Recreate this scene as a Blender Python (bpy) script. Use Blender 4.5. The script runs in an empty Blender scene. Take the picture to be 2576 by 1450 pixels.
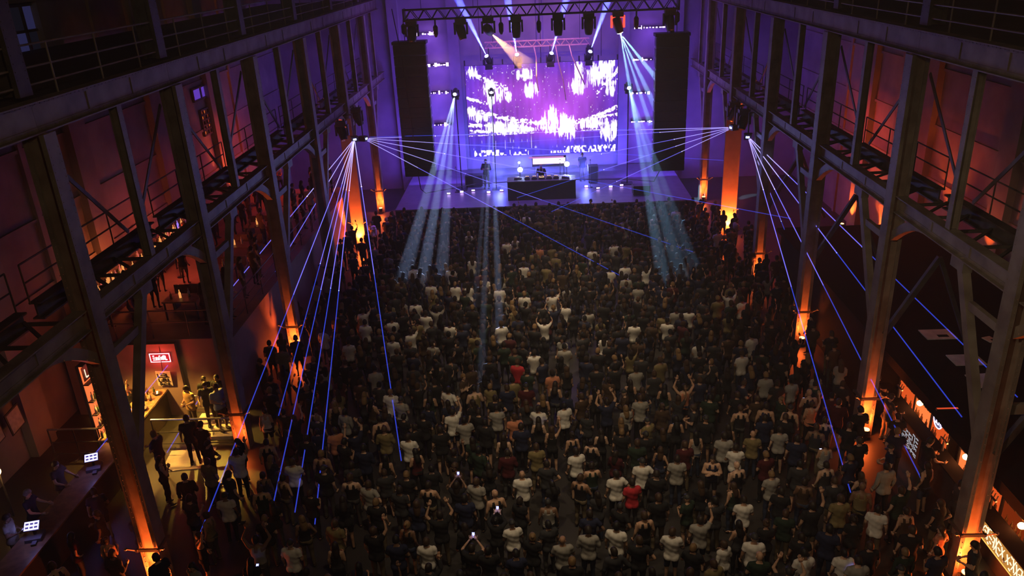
import bpy, bmesh, math, random
import numpy as np
from mathutils import Vector, Matrix, Euler

random.seed(7)
PI = math.pi
SC = bpy.context.scene
COL = SC.collection

# ------------------------------------------------------------------ camera, world, exposure, large lights
cam_data = bpy.data.cameras.new('camera')
cam = bpy.data.objects.new('camera', cam_data)
COL.objects.link(cam)
cam_data.sensor_fit = 'HORIZONTAL'
cam_data.sensor_width = 36.0
cam_data.lens = 27.74
cam_data.clip_start = 0.1
cam_data.clip_end = 200.0
ROT = Matrix(((0.99875559, 0.03075878, 0.03925766),
              (0.02409086, 0.39168353, -0.91978456),
              (-0.04366803, 0.91958573, 0.39045512)))
cam.matrix_world = Matrix.Translation((0, 0, 15.0)) @ ROT.to_4x4()
SC.camera = cam

SC.view_settings.view_transform = 'Standard'
SC.view_settings.look = 'None'
SC.view_settings.gamma = 1.0
SC.view_settings.use_curve_mapping = False
SC.view_settings.exposure = 0.0

world = bpy.data.worlds.new('night_haze')
SC.world = world
world.use_nodes = True
wn = world.node_tree
for n in list(wn.nodes):
    wn.nodes.remove(n)
w_out = wn.nodes.new('ShaderNodeOutputWorld')
w_bg = wn.nodes.new('ShaderNodeBackground')
w_bg.inputs['Color'].default_value = (0.35, 0.45, 0.6, 1)
w_bg.inputs['Strength'].default_value = 0.0015
wn.links.new(w_bg.outputs[0], w_out.inputs['Surface'])
HAZE = 0.0024
if HAZE > 0:
    w_vol = wn.nodes.new('ShaderNodeVolumeScatter')
    w_vol.inputs['Density'].default_value = HAZE
    w_vol.inputs['Anisotropy'].default_value = 0.2
    wn.links.new(w_vol.outputs[0], w_out.inputs['Volume'])
    world.cycles.homogeneous_volume = True

cy = SC.cycles
cy.max_bounces = 3
cy.diffuse_bounces = 1
cy.glossy_bounces = 2
cy.transmission_bounces = 2
cy.volume_bounces = 0
cy.transparent_max_bounces = 64
cy.use_denoising = True
cy.use_adaptive_sampling = True
cy.adaptive_threshold = 0.08
cy.adaptive_min_samples = 16
cy.sample_clamp_indirect = 2.0
cy.sample_clamp_direct = 0.0
cy.caustics_reflective = False
cy.caustics_refractive = False
cy.volume_step_rate = 2.0
cy.volume_max_steps = 64


def aim(o, target):
    d = Vector(target) - o.location
    o.rotation_euler = d.to_track_quat('-Z', 'Y').to_euler()


def lamp(name, kind, loc, color, power, target=None, parent=None, **kw):
    d = bpy.data.lights.new(name, kind)
    d.color = color
    d.energy = power
    for k, v in kw.items():
        setattr(d, k, v)
    o = bpy.data.objects.new(name, d)
    COL.objects.link(o)
    o.location = loc
    if target is not None:
        aim(o, target)
    return o


ORANGE = (1.0, 0.13, 0.018)
RED = (1.0, 0.065, 0.015)
AMBER = (1.0, 0.5, 0.12)
# dim warm house lights high in the roof, over the dance floor
lamp('house_light', 'AREA', (1.0, 3.0, 17.4), (1.0, 0.72, 0.42), 210, target=(0, 20, 6), shape='DISK', size=1.5)
lamp('house_spot', 'SPOT', (-4.5, 4.0, 17.6), (1.0, 0.74, 0.50), 2700, target=(10.6, 17.5, 4.5), spot_size=math.radians(44), spot_blend=0.9, shadow_soft_size=0.2)
for hx, hy, tx, ty, hp in ((-2.0, 13.0, -1.0, 20.0, 2500), (2.5, 13.0, 2.0, 20.0, 2500), (-1.5, 25.0, -1.0, 30.0, 4200), (2.5, 25.0, 2.0, 30.0, 4200), (0.5, 34.0, 0.5, 39.0, 2600)):
    lamp('house_spot', 'SPOT', (hx, hy, 18.2), (1.0, 0.76, 0.47), hp, target=(tx, ty, 0), spot_size=math.radians(50), spot_blend=1.0, shadow_soft_size=0.25)
# floods on the wall behind the stage
lamp('wall_flood_violet', 'AREA', (0.0, 46.0, 14.5), (0.36, 0.08, 1.0), 430, target=(0, 54, 6), shape='RECTANGLE', size=12, size_y=0.6)
lamp('wall_flood_blue', 'AREA', (-6.5, 49.5, 1.8), (0.14, 0.06, 1.0), 520, target=(-6.5, 54, 6), shape='RECTANGLE', size=4, size_y=0.4)
lamp('wall_flood_blue', 'AREA', (7.0, 49.5, 1.8), (0.14, 0.06, 1.0), 520, target=(7.0, 54, 6), shape='RECTANGLE', size=4, size_y=0.4)
lamp('stage_wash', 'AREA', (0.2, 45.5, 11.8), (0.20, 0.06, 1.0), 800, target=(0, 49, 1.3), shape='RECTANGLE', size=10, size_y=0.5)
# red wash in the side aisles, area lights added without fixtures
for sx, yy, pw in ((-1, 35.0, 14), (-1, 43.0, 150), (1, 25.0, 14), (1, 33.5, 70), (1, 42.0, 190)):
    lamp('aisle_wash', 'AREA', (sx * 14.5, yy, 7.3), RED, pw, target=(sx * 16.5, yy, 0), shape='DISK', size=1.2)
lamp('blue_backlight', 'AREA', (0.3, 51.6, 1.7), (0.11, 0.10, 1.0), 850, target=(0.3, 54, 3.2), shape='RECTANGLE', size=9, size_y=0.4)


# ------------------------------------------------------------------ materials
def mat(name, color, rough=0.6, metal=0.0, var=0.25, scale=4.0, color2=None, bump=0.0, spec=0.5):
    m = bpy.data.materials.new(name)
    m.use_nodes = True
    nt = m.node_tree
    b = nt.nodes['Principled BSDF']
    b.inputs['Roughness'].default_value = rough
    b.inputs['Metallic'].default_value = metal
    b.inputs['Specular IOR Level'].default_value = spec
    tc = nt.nodes.new('ShaderNodeTexCoord')
    no = nt.nodes.new('ShaderNodeTexNoise')
    no.inputs['Scale'].default_value = scale
    no.inputs['Detail'].default_value = 5
    nt.links.new(tc.outputs['Object'], no.inputs['Vector'])
    rp = nt.nodes.new('ShaderNodeValToRGB')
    c2 = color2 or tuple(c * (1 - var) for c in color)
    rp.color_ramp.elements[0].position = 0.35
    rp.color_ramp.elements[1].position = 0.65
    rp.color_ramp.elements[0].color = (*c2, 1)
    rp.color_ramp.elements[1].color = (*color, 1)
    nt.links.new(no.outputs['Fac'], rp.inputs['Fac'])
    nt.links.new(rp.outputs['Color'], b.inputs['Base Color'])
    if bump:
        bp = nt.nodes.new('ShaderNodeBump')
        bp.inputs['Strength'].default_value = bump
        bp.inputs['Distance'].default_value = 0.02
        nt.links.new(no.outputs['Fac'], bp.inputs['Height'])
        nt.links.new(bp.outputs['Normal'], b.inputs['Normal'])
    return m


def glow(name, color, strength):
    m = bpy.data.materials.new(name)
    m.use_nodes = True
    nt = m.node_tree
    nt.nodes.clear()
    o = nt.nodes.new('ShaderNodeOutputMaterial')
    e = nt.nodes.new('ShaderNodeEmission')
    e.inputs['Color'].default_value = (*color, 1)
    e.inputs['Strength'].default_value = strength
    nt.links.new(e.outputs[0], o.inputs['Surface'])
    return m


def haze_mat(name, density, aniso=0.0):
    m = bpy.data.materials.new(name)
    m.use_nodes = True
    nt = m.node_tree
    nt.nodes.clear()
    o = nt.nodes.new('ShaderNodeOutputMaterial')
    v = nt.nodes.new('ShaderNodeVolumeScatter')
    v.inputs['Density'].default_value = density
    v.inputs['Anisotropy'].default_value = aniso
    nt.links.new(v.outputs[0], o.inputs['Volume'])
    m.cycles.homogeneous_volume = True
    return m


def laser_mat(name, color, strength):
    m = bpy.data.materials.new(name)
    m.use_nodes = True
    nt = m.node_tree
    nt.nodes.clear()
    o = nt.nodes.new('ShaderNodeOutputMaterial')
    v = nt.nodes.new('ShaderNodeEmission')
    v.inputs['Color'].default_value = (*color, 1)
    v.inputs['Strength'].default_value = strength
    nt.links.new(v.outputs[0], o.inputs['Volume'])
    m.cycles.homogeneous_volume = True
    return m


def attr_glow(name, strength, attr='paint'):
    m = bpy.data.materials.new(name)
    m.use_nodes = True
    nt = m.node_tree
    nt.nodes.clear()
    o = nt.nodes.new('ShaderNodeOutputMaterial')
    e = nt.nodes.new('ShaderNodeEmission')
    a = nt.nodes.new('ShaderNodeAttribute')
    a.attribute_name = attr
    e.inputs['Strength'].default_value = strength
    nt.links.new(a.outputs['Color'], e.inputs['Color'])
    nt.links.new(e.outputs[0], o.inputs['Surface'])
    return m


def tint_mat(name, rough=0.85, spec=0.3, attr=None, weave=0.12):
    """cloth, hair or skin: the colour is the object's own colour (or a vertex attribute for the far crowd)"""
    m = bpy.data.materials.new(name)
    m.use_nodes = True
    nt = m.node_tree
    b = nt.nodes['Principled BSDF']
    b.inputs['Roughness'].default_value = rough
    b.inputs['Specular IOR Level'].default_value = spec
    tc = nt.nodes.new('ShaderNodeTexCoord')
    no = nt.nodes.new('ShaderNodeTexNoise')
    no.inputs['Scale'].default_value = 14
    nt.links.new(tc.outputs['Object'], no.inputs['Vector'])
    mr = nt.nodes.new('ShaderNodeMapRange')
    mr.inputs['To Min'].default_value = 1 - weave * 2
    mr.inputs['To Max'].default_value = 1 + weave
    nt.links.new(no.outputs['Fac'], mr.inputs['Value'])
    if attr:
        a = nt.nodes.new('ShaderNodeAttribute')
        a.attribute_name = attr
        src = a.outputs['Color']
    else:
        a = nt.nodes.new('ShaderNodeObjectInfo')
        src = a.outputs['Color']
    mx = nt.nodes.new('ShaderNodeVectorMath')
    mx.operation = 'SCALE'
    nt.links.new(src, mx.inputs[0])
    nt.links.new(mr.outputs[0], mx.inputs['Scale'])
    nt.links.new(mx.outputs[0], b.inputs['Base Color'])
    return m


M = {}
M['steel'] = mat('painted_steel', (0.25, 0.215, 0.165), 0.55, 0.0, scale=1.7, color2=(0.14, 0.11, 0.08), bump=0.15)
M['dark_steel'] = mat('grimy_steel', (0.085, 0.075, 0.06), 0.6, scale=2.2, color2=(0.035, 0.03, 0.026), bump=0.1)
M['black'] = mat('black_metal', (0.018, 0.018, 0.02), 0.45, scale=6)
M['black_cloth'] = mat('black_cloth', (0.02, 0.019, 0.02), 0.95, scale=9)
M['roof_black'] = mat('black_roof_sheet', (0.008, 0.008, 0.009), 0.95, scale=1.2, spec=0.08)
M['floor'] = mat('concrete_floor', (0.045, 0.04, 0.036), 0.45, scale=0.8, color2=(0.024, 0.022, 0.02), bump=0.1)
M['concrete'] = mat('concrete_wall', (0.33, 0.28, 0.24), 0.85, scale=0.6, color2=(0.20, 0.17, 0.15), bump=0.2)
M['back_wall'] = mat('stage_wall', (0.34, 0.31, 0.33), 0.85, scale=0.5, color2=(0.22, 0.2, 0.22), bump=0.2)
M['ceiling'] = mat('roof_deck', (0.05, 0.047, 0.045), 0.9, scale=0.7)
M['deck'] = mat('stage_deck', (0.22, 0.21, 0.24), 0.35, scale=2)
M['skirt'] = mat('stage_skirt', (0.03, 0.028, 0.034), 0.9, scale=3)
M['white_board'] = mat('white_board', (0.62, 0.58, 0.52), 0.8, scale=2.5, color2=(0.42, 0.39, 0.36))
M['paper'] = mat('paper', (0.7, 0.6, 0.45), 0.8, scale=8)
M['wood'] = mat('bar_wood', (0.22, 0.12, 0.06), 0.4, scale=5, color2=(0.12, 0.06, 0.03))
M['wall_plaster'] = mat('red_plaster', (0.35, 0.24, 0.2), 0.85, scale=1.5)
M['grey_case'] = mat('grey_case', (0.10, 0.10, 0.115), 0.5, scale=5)
M['metal'] = mat('brushed_metal', (0.5, 0.48, 0.45), 0.3, 0.9, scale=12)
M['bottle'] = mat('bottle_glass', (0.25, 0.14, 0.05), 0.12, scale=20, color2=(0.1, 0.05, 0.02))
M['bottle_clear'] = mat('pale_bottle', (0.65, 0.6, 0.5), 0.1, scale=20)
M['bottle_green'] = mat('green_bottle', (0.08, 0.16, 0.06), 0.12, scale=20)
M['cloth_cover'] = mat('dust_cover', (0.05, 0.05, 0.07), 0.9, scale=5)
M['lens_orange'] = glow('hot_orange_lens', (1.0, 0.42, 0.12), 7)
M['lens_white'] = glow('white_lens', (0.8, 0.9, 1.0), 25)
M['lens_blue'] = glow('blue_lens', (0.25, 0.3, 1.0), 30)
M['lens_gold'] = glow('gold_lens', (1.0, 0.7, 0.3), 20)
M['lens_red'] = glow('red_ring', (1.0, 0.06, 0.04), 2.0)
M['lens_off'] = mat('dark_lens', (0.03, 0.03, 0.05), 0.1)
M['bulb'] = glow('warm_bulb', (1.0, 0.62, 0.22), 16)
M['phone_glow'] = glow('phone_screen', (0.30, 0.32, 1.0), 3.0)
M['phone_white'] = glow('phone_screen_white', (0.6, 0.6, 1.0), 2.5)
M['led'] = glow('led_dots', (0.62, 0.38, 1.0), 9)
M['led_dim'] = glow('led_glow', (0.25, 0.10, 1.0), 1.2)
M['skin'] = tint_mat('skin', 0.55, 0.4, weave=0.05)
M['cloth'] = tint_mat('clothing', 0.9, 0.2)
M['hair'] = tint_mat('hair', 0.6, 0.4, weave=0.3)
M['shoe'] = mat('shoe_leather', (0.03, 0.03, 0.03), 0.6)
M['shoe_white'] = mat('white_trainer', (0.6, 0.58, 0.55), 0.7)
M['crowd'] = tint_mat('crowd_mixed', 0.85, 0.3, attr='tint')


# ------------------------------------------------------------------ mesh helpers
class MB:
    def __init__(self):
        self.v, self.f, self.mi = [], [], []

    def add(self, vs, fs, mi=0):
        b = len(self.v)
        self.v += [tuple(p) for p in vs]
        self.f += [tuple(i + b for i in f) for f in fs]
        self.mi += [mi] * len(fs)
        return self

    def box(self, c, s, rz=0.0, mi=0, rot=None):
        x, y, z = s[0] / 2, s[1] / 2, s[2] / 2
        vs = [Vector(p) for p in ((-x, -y, -z), (x, -y, -z), (x, y, -z), (-x, y, -z), (-x, -y, z), (x, -y, z), (x, y, z), (-x, y, z))]
        if rot is not None:
            R = rot if isinstance(rot, Matrix) else Euler(rot).to_matrix()
            vs = [R @ p for p in vs]
        elif rz:
            R = Matrix.Rotation(rz, 3, 'Z')
            vs = [R @ p for p in vs]
        c = Vector(c)
        return self.add([p + c for p in vs], [(0, 3, 2, 1), (4, 5, 6, 7), (0, 1, 5, 4), (1, 2, 6, 5), (2, 3, 7, 6), (3, 0, 4, 7)], mi)

    def cbox(self, lo, hi, mi=0):
        return self.box([(a + b) / 2 for a, b in zip(lo, hi)], [abs(b - a) for a, b in zip(lo, hi)], mi=mi)

    def bar(self, p0, p1, w, h, mi=0, up=(0, 0, 1)):
        """rectangular bar; w along the sideways axis, h along the up axis"""
        p0, p1 = Vector(p0), Vector(p1)
        d = p1 - p0
        L = d.length
        d.normalize()
        u = Vector(up)
        if abs(d.dot(u)) > 0.98:
            u = Vector((0, 1, 0))
        s = d.cross(u).normalized()
        u = s.cross(d).normalized()
        vs = []
        for p in (p0, p1):
            for a, b in ((-1, -1), (1, -1), (1, 1), (-1, 1)):
                vs.append(p + s * a * w / 2 + u * b * h / 2)
        return self.add(vs, [(0, 3, 2, 1), (4, 5, 6, 7), (0, 1, 5, 4), (1, 2, 6, 5), (2, 3, 7, 6), (3, 0, 4, 7)], mi)

    def tube(self, p0, p1, r, n=8, r2=None, mi=0, caps=True):
        p0, p1 = Vector(p0), Vector(p1)
        d = (p1 - p0).normalized()
        a = d.orthogonal().normalized()
        b = d.cross(a)
        r2 = r if r2 is None else r2
        vs = []
        for p, q in ((p0, r), (p1, r2)):
            for i in range(n):
                t = 2 * PI * i / n
                vs.append(p + (a * math.cos(t) + b * math.sin(t)) * q)
        fs = [(i, (i + 1) % n, n + (i + 1) % n, n + i) for i in range(n)]
        if caps:
            fs += [tuple(range(n - 1, -1, -1)), tuple(range(n, 2 * n))]
        return self.add(vs, fs, mi)

    def path(self, pts, r, n=6, mi=0):
        pts = [Vector(p) for p in pts]
        vs, fs = [], []
        a = (pts[1] - pts[0]).orthogonal().normalized()
        for i, p in enumerate(pts):
            d = (pts[min(i + 1, len(pts) - 1)] - pts[max(i - 1, 0)]).normalized()
            a = (a - d * a.dot(d))
            a = a.normalized() if a.length > 1e-6 else d.orthogonal().normalized()
            b = d.cross(a)
            for k in range(n):
                t = 2 * PI * k / n
                vs.append(p + (a * math.cos(t) + b * math.sin(t)) * r)
            if i:
                for k in range(n):
                    fs.append(((i - 1) * n + k, (i - 1) * n + (k + 1) % n, i * n + (k + 1) % n, i * n + k))
        fs += [tuple(range(n - 1, -1, -1)), tuple(range((len(pts) - 1) * n, len(pts) * n))]
        return self.add(vs, fs, mi)

    def lathe(self, prof, c=(0, 0, 0), n=12, mi=0, R=None, sx=1, sy=1):
        """profile of (radius, z) turned about Z"""
        vs, fs = [], []
        for r, z in prof:
            for k in range(n):
                t = 2 * PI * k / n
                p = Vector((r * math.cos(t) * sx, r * math.sin(t) * sy, z))
                if R is not None:
                    p = R @ p
                vs.append(p + Vector(c))
        for i in range(len(prof) - 1):
            for k in range(n):
                fs.append((i * n + k, i * n + (k + 1) % n, (i + 1) * n + (k + 1) % n, (i + 1) * n + k))
        fs += [tuple(range(n - 1, -1, -1)), tuple(range((len(prof) - 1) * n, len(prof) * n))]
        return self.add(vs, fs, mi)

    def blob(self, c, r, n=10, m=7, mi=0, R=None):
        prof = [(math.sin(PI * i / m) if 0 < i < m else 0.02, -math.cos(PI * i / m)) for i in range(m + 1)]
        vs, fs = [], []
        for q, z in prof:
            for k in range(n):
                t = 2 * PI * k / n
                p = Vector((q * math.cos(t) * r[0], q * math.sin(t) * r[1], z * r[2]))
                if R is not None:
                    p = R @ p
                vs.append(p + Vector(c))
        for i in range(m):
            for k in range(n):
                fs.append((i * n + k, i * n + (k + 1) % n, (i + 1) * n + (k + 1) % n, (i + 1) * n + k))
        fs += [tuple(range(n - 1, -1, -1)), tuple(range(m * n, (m + 1) * n))]
        return self.add(vs, fs, mi)

    def rivet(self, c, nrm, r=0.018):
        nrm = Vector(nrm).normalized()
        a = nrm.orthogonal().normalized()
        b = nrm.cross(a)
        c = Vector(c)
        vs = [c + (a * math.cos(t) + b * math.sin(t)) * r for t in [i * PI / 2.5 for i in range(5)]] + [c + nrm * r * 0.8]
        return self.add(vs, [(i, (i + 1) % 5, 5) for i in range(5)])

    def mesh(self, name, mats, smooth=False):
        me = bpy.data.meshes.new(name)
        me.from_pydata(self.v, [], self.f)
        for m in (mats if isinstance(mats, (list, tuple)) else [mats]):
            me.materials.append(m)
        if any(self.mi):
            me.polygons.foreach_set('material_index', self.mi)
        if smooth:
            me.polygons.foreach_set('use_smooth', [True] * len(me.polygons))
        me.update()
        return me

    def build(self, name, mats, parent=None, smooth=False, loc=None):
        o = bpy.data.objects.new(name, self.mesh(name, mats, smooth))
        COL.objects.link(o)
        if parent is not None:
            o.parent = parent
        if loc is not None:
            o.location = loc
        return o


def tag(o, label=None, cat=None, group=None, kind=None):
    if label:
        o['label'] = label
    if cat:
        o['category'] = cat
    if group:
        o['group'] = group
    if kind:
        o['kind'] = kind
    return o


def empty(name, loc=(0, 0, 0), rz=0.0):
    o = bpy.data.objects.new(name, None)
    COL.objects.link(o)
    o.empty_display_size = 0.2
    o.location = loc
    o.rotation_euler = (0, 0, rz)
    return o


def copy_tree(o, parent=None):
    c = o.copy()
    COL.objects.link(c)
    if parent is not None:
        c.parent = parent
    for ch in list(o.children):
        copy_tree(ch, c)
    return c


def structure(name, mb, m):
    return tag(mb.build(name, m), kind='structure')


ORD = ['first', 'second', 'third', 'fourth', 'fifth', 'sixth', 'seventh', 'eighth', 'ninth', 'tenth', 'eleventh', 'twelfth',
       'thirteenth', 'fourteenth', 'fifteenth', 'sixteenth', 'seventeenth', 'eighteenth', 'nineteenth', 'twentieth',
       'twenty-first', 'twenty-second', 'twenty-third', 'twenty-fourth', 'twenty-fifth', 'twenty-sixth', 'twenty-seventh']
# ------------------------------------------------------------------ the hall
XL, XR = -10.25, 10.30
COL_Y = [48.7, 42.1, 35.5, 28.9, 22.3, 15.9]
SIDES = ((-1, XL, 'mezzanine'), (1, XR, 'long bar'))
Z_LOW, Z_UP = 7.66, 12.05

structure('floor', MB().cbox((-18, 4, -0.3), (18, 54.6, 0)), M['floor'])
structure('ceiling', MB().cbox((-18.4, 2, 19.0), (18.4, 54.8, 19.3)), M['ceiling'])
structure('wall_back', MB().cbox((-18, 54.0, 0), (18, 54.5, 19)), M['back_wall'])


def aisle_wall(sx, name):
    mb = MB()
    mb.cbox((sx * 17.5, 4, 0), (sx * 18.0, 54, 19))
    for i in range(13):                                     # pilasters and horizontal joints
        y = 9.3 + 3.3 * i
        if i % 2 == 0:
            mb.cbox((sx * 17.2, y - 0.55, 0), (sx * 17.5, y + 0.55, 14.5))
        else:
            mb.cbox((sx * 17.38, y - 0.12, 0), (sx * 17.5, y + 0.12, 14.5))
    for z in (4.9, 7.2, 9.6, 11.6):
        mb.cbox((sx * 17.42, 4, z - 0.06), (sx * 17.5, 54, z + 0.06))
    mb.cbox((sx * 17.0, 4, 14.2), (sx * 17.5, 54, 14.9))
    return structure(name, mb, M['concrete'])


aisle_wall(-1, 'wall_left')
aisle_wall(1, 'wall_right')

# piers on the wall behind the stage
for i, x in enumerate((-9.2, -5.35, 5.75, 9.2)):
    structure('trim_%d' % (i + 1), MB().cbox((x - 0.35, 53.55, 0), (x + 0.35, 54.0, 17)), M['back_wall'])


# -------- steel columns
def column_shaft(h):
    mb = MB()
    for s in (-1, 1):
        mb.cbox((s * 0.24, -0.22, 0.02), (s * 0.215, 0.22, h))          # flanges
        for t in (-1, 1):
            mb.cbox((s * 0.215, t * 0.22, 0.02), (s * 0.135, t * 0.195, h))   # corner angles
    mb.cbox((-0.215, -0.012, 0.02), (0.215, 0.012, h))                   # web
    z = 0.35
    while z < h - 0.2:
        for s in (-1, 1):
            for t in (-1, 1):
                mb.rivet((s * 0.241, t * 0.165, z), (s, 0, 0), 0.016)
            mb.rivet((s * 0.175, -0.221, z), (0, -1, 0), 0.016)
        z += 0.16
    return mb


shaft_mesh = column_shaft(12.02).mesh('shaft', M['steel'])
upper_mesh = column_shaft(6.2).mesh('upper_shaft', M['dark_steel'])


def collar_mb():
    mb = MB()
    z = 1.42
    for s in (-1, 1):
        mb.cbox((s * 0.25, -0.31, z - 0.04), (s * 0.30, 0.31, z + 0.04))
        mb.cbox((-0.33, s * 0.24, z - 0.04), (0.33, s * 0.29, z + 0.04))
    for s in (-1, 1):
        mb.bar((s * 0.33, -0.27, z), (s * 0.48, -0.40, z + 0.16), 0.03, 0.03)
        mb.lathe([(0.03, 0), (0.05, 0.03), (0.03, 0.07)], (s * 0.48, -0.40, z + 0.13), 6)
    return mb


def gusset_mb(sg):
    """curved bracket between column and girder, on the side towards the camera"""
    mb = MB()
    n = 8
    pts = []
    for i in range(n + 1):
        t = i / n
        y = -0.24 - 1.75 * t
        zt = Z_LOW - 0.02 - 0.55 * (1 - t) * (1 - t) * 0.2
        zb = 6.80 + (Z_LOW - 0.04 - 6.80) * (1 - (1 - t) ** 1.7)
        pts.append((y, zb - 0.02, min(zb + 0.28, Z_LOW - 0.005)))
    for (y0, b0, t0), (y1, b1, t1) in zip(pts, pts[1:]):
        for w in (0.10,):
            vs = [(-w, y0, b0), (w, y0, b0), (w, y0, t0), (-w, y0, t0), (-w, y1, b1), (w, y1, b1), (w, y1, t1), (-w, y1, t1)]
            mb.add(vs, [(0, 1, 2, 3), (7, 6, 5, 4), (0, 4, 5, 1), (1, 5, 6, 2), (2, 6, 7, 3), (3, 7, 4, 0)])
    for i in range(5):
        mb.rivet((sg * -0.101, -0.4 - i * 0.25, 6.98 + i * 0.13), (-sg, 0, 0), 0.022)
        mb.rivet((-sg * -0.101, -0.4 - i * 0.25, 6.98 + i * 0.13), (sg, 0, 0), 0.022)
    return mb


light_word = {}
for sx, X, side in SIDES:
    knee = MB().bar((0, 0.27, 3.7), (0, 2.45, Z_LOW - 0.02), 0.20, 0.24)
    knee.cbox((-0.12, 0.25, 3.45), (0.12, 0.30, 4.1))
    knee.cbox((-0.12, 2.15, Z_LOW - 0.30), (0.12, 2.75, Z_LOW - 0.01))
    tie = MB().bar((0, 0.24, 6.70), (0, 1.72, 6.70), 0.13, 0.20)
    tie.cbox((-0.09, 0.23, 6.55), (0.09, 0.30, 6.85))
    ais = MB().bar((sx * 0.25, 0, 3.6), (sx * 1.55, 0, 6.1), 0.13, 0.16)
    ais.bar((sx * 1.55, 0, 6.1), (sx * 2.9, 0, 3.02 if sx > 0 else 3.05), 0.10, 0.12)
    knee_me, tie_me, ais_me = knee.mesh('knee_brace', M['steel']), tie.mesh('tie_bar', M['steel']), ais.mesh('aisle_brace', M['dark_steel'])
    gus_me, col_me = gusset_mb(sx).mesh('gusset', M['steel']), collar_mb().mesh('collar', M['dark_steel'])
    for i, y in enumerate(COL_Y):
        lit = 'glowing orange at its foot' if (sx, i) not in ((-1, 2),) else 'dark all the way down'
        t = tag(empty('steel_column', (X, y, 0)),
                'riveted steel column, %s, %s from the stage on the %s side' % (lit, ORD[i], side), 'column',
                'riveted columns along the dance floor')
        for nm, me in (('shaft', shaft_mesh), ('knee_brace', knee_me), ('tie_bar', tie_me), ('gusset', gus_me), ('collar', col_me)):
            o = bpy.data.objects.new(nm, me)
            COL.objects.link(o)
            o.parent = t
        if i == 1:
            w = 0.42 if sx > 0 else 0.34
            MB().cbox((-w, -0.30, 0.05), (w, -0.235, 7.3)).cbox((-w, -0.33, 0.05), (-w + 0.05, -0.30, 7.3)).cbox((w - 0.05, -0.33, 0.05), (w, -0.30, 7.3)).build('cladding', M['wall_plaster'], t)
        if sx > 0 and i == 5:
            MB().bar((0.25, 0, 4.85), (2.6, 0, 4.85), 0.14, 0.24).build('aisle_tie', M['steel'], t)
        if sx > 0 and i >= 2:
            o = bpy.data.objects.new('aisle_brace', ais_me)
            COL.objects.link(o)
            o.parent = t
        u = bpy.data.objects.new('upper_shaft', upper_mesh)
        COL.objects.link(u)
        u.parent = t
        u.location = (sx * 0.25, 0, 12.75)


# -------- girders, one per bay
def girder(L, h, rivets=True, plate=0.30):
    mb = MB()
    mb.cbox((-0.015, 0, 0), (0.015, L, h))
    for z in (0, h):
        mb.cbox((-plate / 2, 0, z - 0.015), (plate / 2, L, z + 0.015))
    for s in (-1, 1):
        mb.cbox((s * 0.03, 0, 0.015), (s * 0.015, L, 0.10))
        mb.cbox((s * 0.03, 0, h - 0.10), (s * 0.015, L, h - 0.015))
        n = max(1, int(round(L / 2.0)))
        for k in range(1, n):
            mb.cbox((s * 0.015, L * k / n - 0.06, 0.1), (s * 0.035, L * k / n + 0.06, h - 0.1))
        y = 0.1
        while y < L and rivets:
            mb.rivet((s * 0.03, y, 0.055), (s, 0, 0), 0.017)
            mb.rivet((s * 0.03, y, h - 0.055), (s, 0, 0), 0.017)
            y += 0.17
        y = 0.12
        while y < L and rivets:
            mb.rivet((s * plate * 0.4, y, -0.015), (0, 0, -1), 0.016)
            y += 0.3
    return mb


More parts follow.
